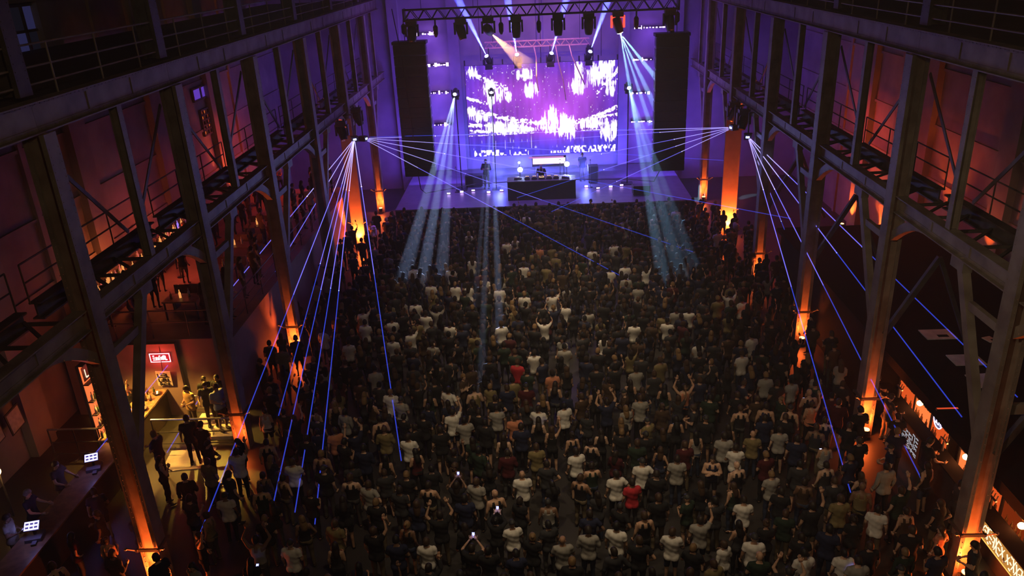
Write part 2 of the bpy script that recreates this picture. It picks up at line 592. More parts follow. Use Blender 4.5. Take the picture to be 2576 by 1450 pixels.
bays = [(53.9, 48.7)] + list(zip(COL_Y, COL_Y[1:])) + [(15.9, 8.6)]
for sx, X, side in SIDES:
    for i, (yf, yn) in enumerate(bays):
        a = yn + (0.26 if i < len(bays) - 1 else 0)
        b = yf - (0.26 if i > 0 else 0)
        L = b - a
        o = girder(L, 0.46, i > 1).build('crane_girder', M['steel'], loc=(X, a, Z_LOW))
        tag(o, 'lower riveted beam on the %s side, %s bay counted from the stage' % (side, ORD[i]), 'beam', 'lower beams between columns')
        o = girder(yf - yn - 0.01, 0.60, i > 1, 0.34).build('gallery_girder', M['steel'], loc=(X, yn + 0.005, Z_UP))
        tag(o, 'deep upper beam under the gallery, %s side, %s bay from the stage' % (side, ORD[i]), 'beam', 'upper beams under the gallery')
        # mid-bay post
        ym = (a + b) / 2
        if i < len(bays) - 1:
            p = MB()
            h = Z_UP - (Z_LOW + 0.46) - 0.06
            for s in (-1, 1):
                p.cbox((s * 0.11, -0.11, 0), (s * 0.095, 0.11, h))
            p.cbox((-0.095, -0.01, 0), (0.095, 0.01, h))
            z = 0.2
            while z < h:
                for s in (-1, 1):
                    p.rivet((s * 0.11, -0.07, z), (s, 0, 0), 0.014)
                    p.rivet((s * 0.11, 0.07, z), (s, 0, 0), 0.014)
                z += 0.22
            o = p.build('gallery_post', M['steel'], loc=(X, ym, Z_LOW + 0.46 + 0.03))
            tag(o, 'slim steel post between two beams, %s side, %s bay from the stage' % (side, ORD[i]), 'post', 'slim posts between the beams')
        # crane walkway behind the lower beam: back beam, lacing, handrail
        t = tag(empty('crane_walkway', (X + sx * 1.35, a, Z_LOW + 0.2)),
                'laced steel walkway behind the lower beam, %s side, %s bay from stage' % (side, ORD[i]), 'walkway', 'crane walkways behind the beams')
        bb = MB()
        bb.cbox((-0.02, 0, -0.12), (0.02, L, 0.26))
        bb.cbox((-0.14, 0, 0.24), (0.14, L, 0.28))
        bb.cbox((-0.14, 0, -0.14), (0.14, L, -0.10))
        bb.build('back_beam', M['dark_steel'], t)
        lc = MB()
        n = max(2, int(round(L / 1.1)))
        for k in range(n):
            y0, y1 = L * k / n, L * (k + 1) / n
            lc.bar((-sx * 1.17, y0 + 0.05, 0.05), (-sx * 0.03, y1 - 0.05, 0.05), 0.08, 0.05)
            lc.bar((-sx * 1.17, y1 - 0.05, 0.0), (-sx * 0.03, y1 - 0.05, 0.0), 0.06, 0.08)
        lc.build('lacing', M['dark_steel'], t)
        hr = MB()
        for z in (0.75, 1.2):
            hr.tube((sx * 0.1, 0, z), (sx * 0.1, L, z), 0.022, 6)
        m = max(2, int(round(L / 2.0)))
        for k in range(m + 1):
            hr.tube((sx * 0.1, L * k / m, 0.24), (sx * 0.1, L * k / m, 1.2), 0.02, 6)
        hr.build('handrail', M['dark_steel'], t)
        # diagonal tie in the upper frame
        if 1 <= i < len(bays) - 1:
            d = MB().bar((X + sx * 0.22, b - 0.1, Z_UP - 0.5), (X + sx * 0.22, ym + 0.2, Z_LOW + 1.2), 0.03, 0.10)
            d.bar((X + sx * 0.30, a + 0.1, Z_UP - 0.5), (X + sx * 0.30, ym - 0.2, Z_LOW + 1.2), 0.03, 0.10)
            tag(d.build('diagonal_tie', M['dark_steel']), 'thin diagonal ties above the lower beam, %s side, %s bay from stage' % (side, ORD[i]), 'tie', 'diagonal ties')
        # gallery floor and railing on top of the upper beam
        g = tag(empty('gallery_railing', (X + sx * 0.1, a, Z_UP + 0.62)),
                'thin pipe railing above the upper beam, %s side, %s bay from stage' % (side, ORD[i]), 'railing', 'gallery railings')
        rr = MB()
        for z in (0.28, 0.62, 1.05):
            rr.tube((0, 0, z), (0, L, z), 0.022, 6)
        rr.build('rail', M['steel'], g)
        for k in range(3):
            MB().tube((0, L * (k + 0.5) / 3, 0), (0, L * (k + 0.5) / 3, 1.05), 0.022, 6).build('rail_post', M['steel'], g)
    structure('trim_%d' % (5 + (sx > 0)), MB().cbox((X + sx * 0.16, 8.6, Z_UP + 0.55), (X + sx * 7.0, 53.5, Z_UP + 0.61)), M['ceiling'])


# -------- windows on the side walls
def wall_window(i, sx, y0, y1, z0, z1, nx, nz, mats, names=('frame',)):
    x = sx * 17.49
    mb = MB()
    w, h = (y1 - y0) / nx, (z1 - z0) / nz
    rr = random.Random(i)
    for a in range(nx):
        for b in range(nz):
            mb.cbox((x - sx * 0.05, y0 + a * w + 0.05, z0 + b * h + 0.05), (x - sx * 0.03, y0 + (a + 1) * w - 0.05, z0 + (b + 1) * h - 0.05), mi=rr.randrange(len(mats)))
    win = tag(empty('window_%d' % i), kind='structure')
    mb.build('pane', mats, win)
    f = MB()
    for a in range(nx + 1):
        f.cbox((x - sx * 0.12, y0 + a * w - 0.04, z0), (x, y0 + a * w + 0.04, z1))
    for b in range(nz + 1):
        f.cbox((x - sx * 0.12, y0, z0 + b * h - 0.04), (x, y1, z0 + b * h + 0.04))
    f.build('window_frame', M['dark_steel'], win)
    return win


NIGHT = [glow('night_pane_blue', (0.10, 0.10, 0.35), 0.16), glow('night_pane_rose', (0.40, 0.12, 0.16), 0.15), glow('night_pane_dark', (0.03, 0.03, 0.06), 0.12)]
PURP = [glow('violet_pane', (0.22, 0.08, 0.9), 0.5), glow('violet_pane_dark', (0.05, 0.02, 0.2), 0.15)]
ORNG = [glow('orange_pane', (1.0, 0.18, 0.03), 0.9), glow('orange_pane_deep', (0.7, 0.08, 0.02), 0.35), glow('orange_pane_dark', (0.15, 0.03, 0.01), 0.2)]
wall_window(1, -1, 21.5, 29.0, 9.9, 14.1, 7, 5, NIGHT)
wall_window(2, -1, 40.2, 42.2, 8.75, 9.35, 2, 1, PURP)
wall_window(3, -1, 40.7, 42.0, 6.9, 8.2, 4, 5, ORNG)
wall_window(4, 1, 20.0, 26.0, 13.0, 13.9, 5, 1, ORNG)
wall_window(5, 1, 28.0, 31.0, 13.4, 14.0, 3, 1, ORNG)

# -------- mezzanine block on one side, bar building on the other
MZ = MB()
MZ.cbox((-17.2, 24.6, 0), (-10.95, 44.0, 2.98))
structure('wall_mezzanine', MZ, mat('mezzanine_front', (0.24, 0.17, 0.14), 0.8, scale=1.3))
RB = MB()
RB.cbox((10.72, 8.0, 2.83), (17.2, 34.4, 2.97))
RB.cbox((10.72, 8.0, 2.66), (10.78, 23.9, 2.83))
RB.cbox((10.95, 23.9, 0), (11.1, 34.4, 2.86))
RB.cbox((11.1, 34.3, 0), (17.2, 34.4, 2.86))
RB.cbox((11.1, 23.9, 0), (13.4, 24.05, 2.83))
structure('wall_bar_building', RB, M['roof_black'])
structure('wall_bar_back', MB().cbox((12.45, 8.0, 0), (12.6, 23.9, 2.86)), mat('bar_back_wall', (0.42, 0.27, 0.18), 0.6, scale=2))

# boards lying on the black roof
for k, (x, y, sx_, sy_, rz) in enumerate(((12.78, 23.35, 0.96, 0.68, 0.0), (12.82, 21.6, 0.92, 0.66, 0.0), (12.75, 20.35, 0.8, 0.75, 0.08), (14.2, 22.9, 0.3, 0.35, 0.3))):
    mb = MB()
    mb.box((0, 0, 0.02), (sx_, sy_, 0.03))
    mb.box((sx_ * 0.1, -sy_ * 0.2, 0.037), (sx_ * 0.35, sy_ * 0.25, 0.004), mi=1)
    o = mb.build('white_board', [M['white_board'], M['roof_black']], loc=(x, y, 2.965))
    o.rotation_euler.z = rz
    tag(o, ['white board lying flat on the black roof, furthest back of the boards', 'white board with a dark smudge flat on the black roof, middle of the row',
            'white board with a torn black patch on the black roof, nearest the bar opening', 'small pale offcut lying alone on the black roof'][k], 'board', 'boards on the black roof')


# -------- orange uplights at the column feet
def uplight(loc, rz, label, power, spot, size=0.0, col=ORANGE, group='orange uplights', h=0.34):
    t = tag(empty('uplight', loc, rz), label, 'uplight', group)
    MB().box((0, 0, 0.03), (0.26, 0.20, 0.06)).build('base', M['black'], t)
    b = MB()
    for s in (-1, 1):
        b.cbox((s * 0.135, -0.02, 0.03), (s * 0.15, 0.02, 0.22))
    b.build('bracket', M['black'], t)
    hs = MB().lathe([(0.07, 0.08), (0.10, 0.12), (0.115, 0.28), (0.12, h - 0.02)], n=12).build('housing', M['black'], t)
    MB().lathe([(0.105, h - 0.02), (0.105, h)], n=12).build('lens', M['lens_orange'], hs)
    w = Matrix.Translation(loc) @ Matrix.Rotation(rz, 4, 'Z')
    if spot:
        p = w @ Vector((0, 0.0, h + 0.03))
        lamp('uplight_beam', 'SPOT', p, col, spot, target=w @ Vector((0, 0.55, 5.0)), spot_size=math.radians(75), spot_blend=0.6, shadow_soft_size=0.07)
    if power:
        p = w @ Vector((0, 0.02, h + 0.25))
        lamp('uplight_spill', 'POINT', p, col, power * 1.8, shadow_soft_size=0.10)
    return t


UP = {(-1, 5): (70, 1100), (-1, 4): (18, 170), (-1, 3): (45, 800), (-1, 1): (70, 4200), (-1, 0): (50, 900),
      (1, 5): (80, 1000), (1, 4): (55, 800), (1, 3): (35, 500), (1, 2): (40, 300), (1, 1): (80, 5200), (1, 0): (40, 800)}
for (sx, i), (pw, sp) in UP.items():
    X, side = (XL, 'mezzanine') if sx < 0 else (XR, 'long bar')
    uplight((X, COL_Y[i] - (0.34 if i != 1 else 0.52), 0.0), 0.0, 'orange uplight at the foot of the %s column from the stage, %s side' % (ORD[i], side), pw, sp)
# uplights on the side walls
for k, (sx, y, z, sp) in enumerate(((-1, 45.6, 0.0, 900), (-1, 42.3, 2.98, 1000), (-1, 35.7, 2.98, 60), (1, 42.3, 0.0, 1500), (1, 39.0, 0.0, 1500), (1, 33.0, 2.97, 520), (1, 29.1, 2.97, 240))):
    uplight((sx * 16.75, y, z), -sx * PI / 2, 'orange uplight washing the side wall, %s along the %s side' % (['first', 'second', 'third', 'first', 'second', 'third', 'fourth'][k], 'mezzanine' if sx < 0 else 'long bar'), 0, sp, group='wall uplights')
# ------------------------------------------------------------------ the stage
ST = MB()
ST.cbox((-8.6, 44.6, 1.22), (8.9, 53.5, 1.3))
stage = tag(empty('stage', (0, 0, 0)), 'long low stage with a black skirt under the glowing screen', 'stage')
ST.build('stage_deck', M['deck'], stage)
sk = MB()
for i in range(44):
    x0 = -8.6 + 17.5 * i / 44
    sk.cbox((x0 + 0.01, 44.62 + 0.03 * (i % 2), 0), (x0 + 0.39, 44.70 + 0.03 * (i % 2), 1.22))
sk.build('stage_skirt', M['skirt'], stage)


# -------- the big screen
def paint_screen(nx, nz):
    rng = np.random.default_rng(4)
    U, V = np.meshgrid((np.arange(nx) + 0.5) / nx, (np.arange(nz) + 0.5) / nz)      # V from the bottom

    def smooth(kx, kz, seed):
        r = np.random.default_rng(seed)
        g = r.random((kz + 2, kx + 2))
        xs, zs = U * kx, V * kz
        xi, zi = xs.astype(int), zs.astype(int)
        fx, fz = xs - xi, zs - zi
        fx, fz = fx * fx * (3 - 2 * fx), fz * fz * (3 - 2 * fz)
        return (g[zi, xi] * (1 - fx) + g[zi, xi + 1] * fx) * (1 - fz) + (g[zi + 1, xi] * (1 - fx) + g[zi + 1, xi + 1] * fx) * fz

    def el(cx, cz, rx, rz):
        return np.exp(-(((U - cx) / rx) ** 2 + ((V - cz) / rz) ** 2))
    mag = np.clip(1.3 * el(0.42, 0.62, 0.35, 0.4) + 0.9 * el(0.7, 0.5, 0.25, 0.3), 0, 1)
    blue = np.array([0.12, 0.035, 0.72])
    viol = np.array([0.27, 0.05, 0.56])
    low = np.array([0.09, 0.06, 0.9])
    img = blue[None, None] * (1 - mag[..., None]) + viol[None, None] * mag[..., None]
    lw = np.clip((0.28 - V) / 0.2, 0, 1)[..., None]
    img = img * (1 - lw) + low * lw
    img *= (0.75 + 0.5 * smooth(60, 6, 11))[..., None]
    # halos
    hal = 1.4 * el(0.575, 0.40, 0.16, 0.2) + 0.8 * el(0.435, 0.70, 0.09, 0.13) + 0.6 * el(0.75, 0.72, 0.12, 0.16) + 0.5 * el(0.2, 0.72, 0.12, 0.15)
    img += np.clip(hal, 0, 1.2)[..., None] * np.array([0.42, 0.06, 0.55])
    col = smooth(150, 9, 3)
    fine = smooth(190, 40, 5)
    brick = smooth(90, 60, 9)

    def white(mask, thr, n):
        return np.clip((mask * (0.35 + n) - thr) * 9, 0, 1)
    w = np.zeros_like(U)
    # lone bright patches
    for cx, cz, rx, rz in ((0.155, 0.74, 0.03, 0.10), (0.16, 0.64, 0.022, 0.08), (0.225, 0.68, 0.03, 0.065), (0.275, 0.655, 0.02, 0.05), (0.43, 0.715, 0.035, 0.07), (0.39, 0.885, 0.05, 0.05),
                           (0.75, 0.90, 0.025, 0.10), (0.74, 0.74, 0.045, 0.075), (0.575, 0.43, 0.04, 0.09), (0.53, 0.335, 0.05, 0.075), (0.62, 0.33, 0.05, 0.10), (0.67, 0.30, 0.05, 0.11),
                           (0.24, 0.32, 0.12, 0.065), (0.35, 0.29, 0.10, 0.03), (0.85, 0.33, 0.10, 0.055), (0.95, 0.24, 0.05, 0.09), (0.93, 0.90, 0.05, 0.10), (0.86, 0.86, 0.04, 0.10),
                           (0.05, 0.93, 0.03, 0.05), (0.03, 0.49, 0.03, 0.06), (0.08, 0.44, 0.05, 0.05), (0.96, 0.68, 0.03, 0.05), (0.94, 0.76, 0.05, 0.03)):
        w = np.maximum(w, white(el(cx, cz, rx * 1.8, rz * 1.7), 0.50, col * 0.7 + fine * 0.3))
    # swooping streaks from both upper corners and the sides
    for a, b, c, x0, x1, th in ((0.97, -1.1, 0.9, 0.02, 0.28, 0.06), (0.66, -0.55, 0.5, 0.0, 0.14, 0.03), (0.54, -0.55, 0.35, 0.0, 0.5, 0.05), (0.36, -0.1, 0.0, 0.0, 0.4, 0.035),
                                (0.29, -0.02, 0, 0.0, 0.3, 0.03), (0.24, 0.02, 0, 0.0, 1.0, 0.008), (0.33, -0.05, 0.14, 0.66, 1.0, 0.03), (0.16, 0.02, 0.32, 0.70, 1.0, 0.04), (-0.1, 0.1, 0.9, 0.86, 1.0, 0.05)):
        zc = a + b * U + c * U * U
        m = np.exp(-((V - zc) / th) ** 2) * ((U > x0) & (U < x1))
        w = np.maximum(w, white(m, 0.66, brick * 0.8 + fine * 0.25))
    # sparse specks and drips
    w = np.maximum(w, np.clip((smooth(120, 70, 21) - 0.90) * 12, 0, 1) * (V > 0.25))
    w = np.maximum(w, np.clip((smooth(140, 12, 23) - 0.86) * 8, 0, 1) * ((V < 0.3) & (V > 0.08)) * 0.7)
    # rows of letter-like marks along the bottom edge
    for x0, x1, z0, z1, sd in ((0.03, 0.20, 0.005, 0.075, 31), (0.27, 0.40, 0.005, 0.065, 32), (0.55, 0.64, 0.012, 0.04, 33), (0.64, 0.99, 0.01, 0.085, 34), (0.2, 0.26, 0.01, 0.04, 35)):
        m = (U > x0) & (U < x1) & (V > z0) & (V < z1)
        g = smooth(110, 34, sd)
        w = np.maximum(w, m * np.clip((g - 0.44) * 8, 0, 1))
    w = w[..., None]
    img = img * (1 - w) + np.array([1.25, 1.1, 1.35]) * w
    gl = np.zeros_like(U)
    return np.clip(img, 0, 1.4)


SX0, SX1, SZ0, SZ1, SY = -4.42, 5.00, 3.02, 8.72, 50.0
NX, NZ = 380, 230
scr = tag(empty('led_screen', (0, SY, 0)), 'huge LED screen of violet and white streaks above the DJ booth', 'screen')
img = paint_screen(NX, NZ)
gx, gz = np.meshgrid(np.linspace(SX0, SX1, NX + 1), np.linspace(SZ0, SZ1, NZ + 1))
vs = np.stack([gx, np.full_like(gx, -0.002), gz], -1).reshape(-1, 3)
ii = np.arange(NX * NZ)
r_, c_ = ii // NX, ii % NX
a0 = r_ * (NX + 1) + c_
fc = np.stack([a0, a0 + 1, a0 + NX + 2, a0 + NX + 1], -1)
me = bpy.data.meshes.new('display')
me.from_pydata(vs.tolist(), [], fc.tolist())
at_ = me.attributes.new('paint', 'FLOAT_COLOR', 'FACE')
buf = np.ones((NX * NZ, 4), dtype=np.float32)
buf[:, :3] = img.reshape(-1, 3)
at_.data.foreach_set('color', buf.ravel())
me.materials.append(attr_glow('screen_picture', 1.0))
disp = bpy.data.objects.new('display', me)
COL.objects.link(disp)
disp.parent = scr
cas = MB()
cas.cbox((SX0, 0.002, SZ0), (SX1, 0.14, SZ1))
for k in range(9):
    x = SX0 + (SX1 - SX0) * k / 8
    cas.cbox((x - 0.04, 0.14, SZ0), (x + 0.04, 0.3, SZ1 + 0.3))
cas.build('casing', M['black'], scr)
hg = MB()
for x in (-3.4, 0.3, 4.0):
    hg.tube((x, 0.22, SZ1 + 0.25), (x, 0.22, 19.0), 0.02, 6)
hg.build('hanging_cable', M['black'], scr)


# -------- trusses
def truss(L, s, nb, rc=0.03):
    ch = MB()
    for a in (-1, 1):
        for b in (-1, 1):
            ch.tube((0, a * s / 2, b * s / 2), (L, a * s / 2, b * s / 2), rc, 6)
    lac = MB()
    for k in range(nb):
        x0, x1, xm = L * k / nb, L * (k + 1) / nb, L * (k + 0.5) / nb
        for a in (-1, 1):
            lac.tube((x0, a * s / 2, -s / 2), (xm, a * s / 2, s / 2), rc * 0.6, 5)
            lac.tube((xm, a * s / 2, s / 2), (x1, a * s / 2, -s / 2), rc * 0.6, 5)
            lac.tube((x0, -s / 2, a * s / 2), (xm, s / 2, a * s / 2), rc * 0.6, 5)
            lac.tube((xm, s / 2, a * s / 2), (x1, -s / 2, a * s / 2), rc * 0.6, 5)
    return ch, lac


t = tag(empty('lighting_truss', (-6.75, 43.0, 12.28)), 'long black box truss spanning above the stage front', 'truss')
ch, lac = truss(14.1, 0.5, 20, 0.04)
ch.build('chord', M['black'], t)
lac.build('lacing', M['black'], t)
for x in (0.0, 14.1):
    MB().cbox((x - 0.04, -0.32, -0.32), (x + 0.04, 0.32, 0.32)).build('end_plate', M['black'], t)
wr = MB()
for x in (0.9, 3.6, 7.1, 10.5, 13.4):
    wr.tube((x, 0, 0.25), (x, 0, 6.7), 0.015, 5)
wr.build('suspension_cable', M['black'], t)

t = tag(empty('rear_truss', (-3.05, 49.2, 9.98)), 'pale orange-lit truss hanging just above the screen', 'truss')
ch, lac = truss(6.25, 0.34, 11, 0.028)
TR = mat('lit_truss_metal', (0.75, 0.5, 0.35), 0.4, 0.3, scale=8)  # orange light falling on the truss is put into its base colour
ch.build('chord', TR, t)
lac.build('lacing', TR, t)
wr = MB()
for x in (0.5, 3.1, 5.7):
    wr.tube((x, 0, 0.17), (x, 0, 9.0), 0.015, 5)
wr.build('suspension_cable', M['black'], t)
lamp('truss_warmer', 'SPOT', (0.0, 44.2, 11.6), (1.0, 0.42, 0.15), 900, target=(0.2, 49.2, 9.9), spot_size=math.radians(70), spot_blend=0.8)
for k, (pts) in enumerate(([(-0.1, 49.0, 9.8), (0.02, 48.9, 9.2), (0.0, 48.9, 8.0), (0.1, 48.9, 7.2)], [(2.0, 49.0, 9.85), (2.15, 48.85, 9.2), (2.5, 48.8, 8.4), (2.9, 48.8, 7.5)],
                           [(1.2, 49.0, 9.8), (1.35, 48.9, 8.8), (1.6, 48.9, 7.8), (1.75, 48.9, 6.6)])):
    P = [Vector(p) for p in pts]
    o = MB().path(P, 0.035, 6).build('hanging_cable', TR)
    tag(o, ['pale cable dangling from the middle of the rear truss', 'thick pale cable loop drooping over the screen from the rear truss', 'thin cable hanging over the screen centre from the rear truss'][k], 'cable', 'cables below the rear truss')


# -------- moving heads
HZ = {}


def cone_mb(p0, p1, r0, r1, n=14):
    return MB().tube(p0, p1, r0, n, r1)


def moving_head(hang, d, label, lens='lens_off', s=1.0, ring=None, stand=False, beams=(), group='stage moving lights', name='moving_head'):
    """hang: clamp point; d: pointing direction; beams: list of (end point, end radius, colour, power, haze density)"""
    hang = Vector(hang)
    d = Vector(d).normalized()
    u = -1 if not stand else 1
    t = tag(empty(name, hang), label, 'stage light', group)
    MB().box((0, 0, u * 0.09 * s), (0.42 * s, 0.30 * s, 0.18 * s)).build('base', M['black'], t)
    if not stand:
        c = MB()
        for x in (-0.12, 0.12):
            c.box((x * s, 0, 0.04 * s), (0.05 * s, 0.10 * s, 0.10 * s))
        c.build('clamp', M['black'], t)
    y = MB()
    for a in (-1, 1):
        y.box((a * 0.235 * s, 0, u * 0.36 * s), (0.07 * s, 0.18 * s, 0.44 * s))
    y.box((0, 0, u * 0.19 * s), (0.50 * s, 0.20 * s, 0.05 * s))
    y.build('yoke', M['lens_red'] if ring else M['black'], t)
    c = Vector((0, 0, u * 0.46 * s))
    R = d.to_track_quat('Z', 'Y').to_matrix()
    prof = [(0.10, -0.30), (0.16, -0.26), (0.185, -0.10), (0.175, 0.10), (0.15, 0.26), (0.14, 0.32)]
    hd = MB().lathe([(r * s, z * s) for r, z in prof], c, 14, R=R).build('head', M['black'], t, smooth=True)
    MB().lathe([(0.12 * s, 0.315 * s), (0.118 * s, 0.335 * s)], c, 14, R=R).build('lens', M[lens], hd)
    lp = hang + c + d * 0.36 * s
    for (end, r1, colr, pw, dens) in beams:
        end = Vector(end)
        dd = end - lp
        L = dd.length
        half = math.atan(r1 / L)
        key = round(dens, 4)
        if key not in HZ:
            HZ[key] = haze_mat('lit_haze', dens)
        b = cone_mb(lp - hang, end - hang, 0.04, r1).build('light_beam', HZ[key], t)
        lamp('beam_light', 'SPOT', lp, colr, pw * 5, target=end, spot_size=2 * half * 1.02, spot_blend=0.35, shadow_soft_size=0.02)
    return lp


BL = (0.07, 0.09, 1.0)
CY = (0.30, 0.62, 0.95)
PALE = (0.42, 0.58, 1.0)
front = [(-6.42, 'lens_off', (0.0, -0.2, -1)), (-3.85, 'lens_off', (0.25, -0.3, -1)), (-2.42, 'lens_gold', None), (-0.98, 'lens_off', (0.0, 0.1, -1)), (1.2, 'lens_off', (0, -0.2, -1)),
         (2.78, 'lens_off', (0.0, 0.2, -1)), (4.28, 'lens_white', None), (6.95, 'lens_off', (0.1, -0.2, -1))]
zt = 12.0
for k, (x, lens, d) in enumerate(front):
    lab = 'black moving light under the front truss, %s from the mezzanine end' % ORD[k]
    if k == 2:
        moving_head((x, 43.0, zt), (0.7, 3.5, -1.6), 'black moving light throwing a gold beam onto the screen top', lens, 1.35,
                    beams=[((-0.55, 48.6, 8.75), 0.55, (1.0, 0.48, 0.12), 5500, 0.10)])
    elif k == 6:
        E_ = (4.28, 43.0, zt)
        moving_head(E_, (0.3, 0.2, -1), 'red-ringed moving light throwing a fan of pale cyan beams downwards', lens, 1.35, ring=True,
                    beams=[((5.25, 42.0, 6.2), 0.20, CY, 12000, 0.10), ((5.95, 42.0, 6.3), 0.16, CY, 15000, 0.10), ((6.9, 45.6, 6.2), 0.22, CY, 12000, 0.10), ((8.0, 45.4, 6.6), 0.28, CY, 12000, 0.10)])
    else:
        moving_head((x, 43.0, zt), d, lab, lens, 1.35)
# small lamps and clamps between them
for k, x in enumerate((-5.15, -1.75, 0.2, 5.2)):
    t = tag(empty('par_can', (x, 42.76, 12.0)), 'slim black spotlight under the front truss, %s from the mezzanine end' % ORD[k], 'stage light', 'slim spotlights on the front truss')
    MB().cbox((-0.04, -0.04, -0.3), (0.04, 0.04, 0.02)).build('clamp', M['black'], t)
    MB().lathe([(0.05, -0.85), (0.12, -0.70), (0.13, -0.35), (0.07, -0.25)], n=10).build('can', M['black'], t)
# upward blue beams, from heads standing on the rear truss line
for k, (x, ex, ey) in enumerate(((-2.83, -5.2, 44.0), (-1.09, -1.75, 44.0), (0.86, 2.6, 44.0), (3.14, 5.0, 44.0))):
    base = (x, 48.6, 8.74)
    end = Vector((ex, ey, 15.6))
    c0 = Vector(base) + Vector((0, 0, 0.46))
    moving_head(base, end - c0, 'moving light below the rear truss, blue beam aimed up, %s from the mezzanine' % ORD[k], 'lens_blue', 1.0, stand=True,
                beams=[(end, 0.42, BL, 60000, 0.10)])
    tag(MB().cbox((x - 0.03, 49.0, 8.66), (x + 0.03, 49.06, 9.83)).cbox((x - 0.22, 48.4, 8.66), (x + 0.22, 49.06, 8.73)).build('lamp_bracket', M['black']),
        'black bracket carrying the %s upward blue light' % ORD[k], 'bracket', 'brackets of the blue lights')
# slim poles beside the screen with pale beams over the crowd
side_beams = {
    -1: ((-4.95, 48.6, 7.0), [((-6.5, 33.4, 1.2), 0.42, PALE, 26000, 0.05), ((-5.55, 33.2, 1.2), 0.36, PALE, 36000, 0.05), ((-4.7, 33.6, 1.2), 0.36, PALE, 22000, 0.05)]),
    1: ((5.5, 48.6, 6.95), [((5.4, 32.6, 1.2), 0.38, CY, 26000, 0.05), ((6.2, 32.8, 1.2), 0.42, CY, 20000, 0.05), ((7.0, 34.0, 1.2), 0.36, CY, 12000, 0.05)])}
for s, (b, bm) in side_beams.items():
    side = 'mezzanine' if s < 0 else 'long bar'
    moving_head(b, Vector(bm[1][0]) - Vector(b), 'moving light on a pole beside the screen, pale beams over the crowd, %s side' % side, 'lens_white', 0.9, stand=True, beams=bm)
    p = MB().tube((b[0], b[1], 1.3), (b[0], b[1], b[2]), 0.035, 8)
    p.cbox((b[0] - 0.35, b[1] - 0.35, 1.3), (b[0] + 0.35, b[1] + 0.35, 1.34))
    p.cbox((b[0] - 0.2, b[1] - 0.2, b[2] - 0.04), (b[0] + 0.2, b[1] + 0.2, b[2]))
    tag(p.build('light_pole', M['black']), 'slim black pole beside the screen on the %s side' % side, 'pole')
# thin vertical beams before the screen
moving_head((-2.75, 48.4, 7.1), (0.05, -1.2, -0.4), 'small bright light before the screen with two thin beams to mid crowd', 'lens_white', 0.7, stand=True,
            beams=[((-2.25, 23.6, 1.2), 0.14, PALE, 60000, 0.05), ((-1.7, 26.8, 1.2), 0.20, PALE, 60000, 0.05), ((-2.9, 30.0, 1.2), 0.14, PALE, 20000, 0.05)])
tag(MB().tube((-2.75, 48.4, 1.3), (-2.75, 48.4, 7.1), 0.03, 8).cbox((-3.0, 48.15, 1.3), (-2.5, 48.65, 1.33)).build('light_pole', M['black']), 'thin black pole before the screen under the small bright light', 'pole')
moving_head((3.2, 48.9, 9.75), (0.1, -0.2, -1), 'small light under the rear truss end with thin blue threads of light', 'lens_white', 0.8,
            beams=[((3.05, 47.6, 4.0), 0.06, BL, 40000, 0.10), ((3.45, 47.4, 4.0), 0.06, BL, 40000, 0.10), ((3.85, 47.2, 4.0), 0.06, BL, 40000, 0.10), ((3.95, 41.0, 1.4), 0.08, PALE, 9000, 0.06)])

# -------- hanging loudspeaker columns
for s, x, side in ((-1, -6.75, 'mezzanine'), (1, 7.25, 'long bar')):
    zt_, zb = (10.75, 3.55) if s < 0 else (10.6, 3.35)
    t = tag(empty('line_array_speaker', (x, 44.0, 0)), 'tall black hanging loudspeaker column beside the stage on the %s side' % side, 'loudspeaker', 'hanging loudspeaker columns')
    MB().cbox((-0.92, -0.4, zt_), (0.92, 0.45, zt_ + 0.16)).cbox((-0.1, -0.1, zt_ + 0.16), (0.1, 0.1, zt_ + 0.45)).build('bumper_frame', M['black'], t)
    n = 13
    h = (zt_ - zb) / n
    for k in range(n):
        z0 = zb + k * h
        c = MB()
        vs = [(-0.86, -0.42, z0 + 0.012), (0.86, -0.42, z0 + 0.012), (0.80, 0.42, z0 + 0.03), (-0.80, 0.42, z0 + 0.03),
              (-0.86, -0.42, z0 + h - 0.012), (0.86, -0.42, z0 + h - 0.012), (0.80, 0.42, z0 + h - 0.03), (-0.80, 0.42, z0 + h - 0.03)]
        c.add(vs, [(0, 3, 2, 1), (4, 5, 6, 7), (0, 1, 5, 4), (1, 2, 6, 5), (2, 3, 7, 6), (3, 0, 4, 7)])
        for q in (-1, 1):
            c.cbox((q * 0.86, -0.3, z0 + 0.06), (q * 0.885, -0.22, z0 + h - 0.06))
            c.cbox((q * 0.86, 0.12, z0 + 0.06), (q * 0.875, 0.2, z0 + h - 0.06))
        for q in range(3):
            c.cbox((-0.80, -0.43, z0 + 0.09 + q * 0.14), (0.80, -0.42, z0 + 0.16 + q * 0.14))
        c.build('cabinet', M['black'], t)
    cm = MB()
    for q in range(2):
        xx = -0.25 + 0.5 * q
        z = zt_ + 0.16
        cm.tube((xx, 0, z), (xx, 0, 12.0), 0.02, 6)
        cm.lathe([(0.05, 0), (0.13, 0.08), (0.13, 0.45), (0.05, 0.55)], (xx, 0, 11.25), 8)
    cm.build('hoist', M['black'], t)
cb = MB().path([(-7.45, 43.5, 12.6), (-7.2, 43.45, 10.5), (-7.0, 43.45, 7.0), (-6.85, 43.45, 3.6), (-6.8, 43.6, 2.8), (-6.6, 44.0, 2.45), (-4, 47.4, 1.95), (-2, 47.8, 1.9), (2.4, 47.8, 1.9), (5, 46.8, 2.1), (6.6, 44.6, 2.5), (6.9, 44.1, 3.4)], 0.028, 6)
tag(cb.build('speaker_cable', M['black']), 'thick black cable slung low across the stage between both loudspeaker columns', 'cable')

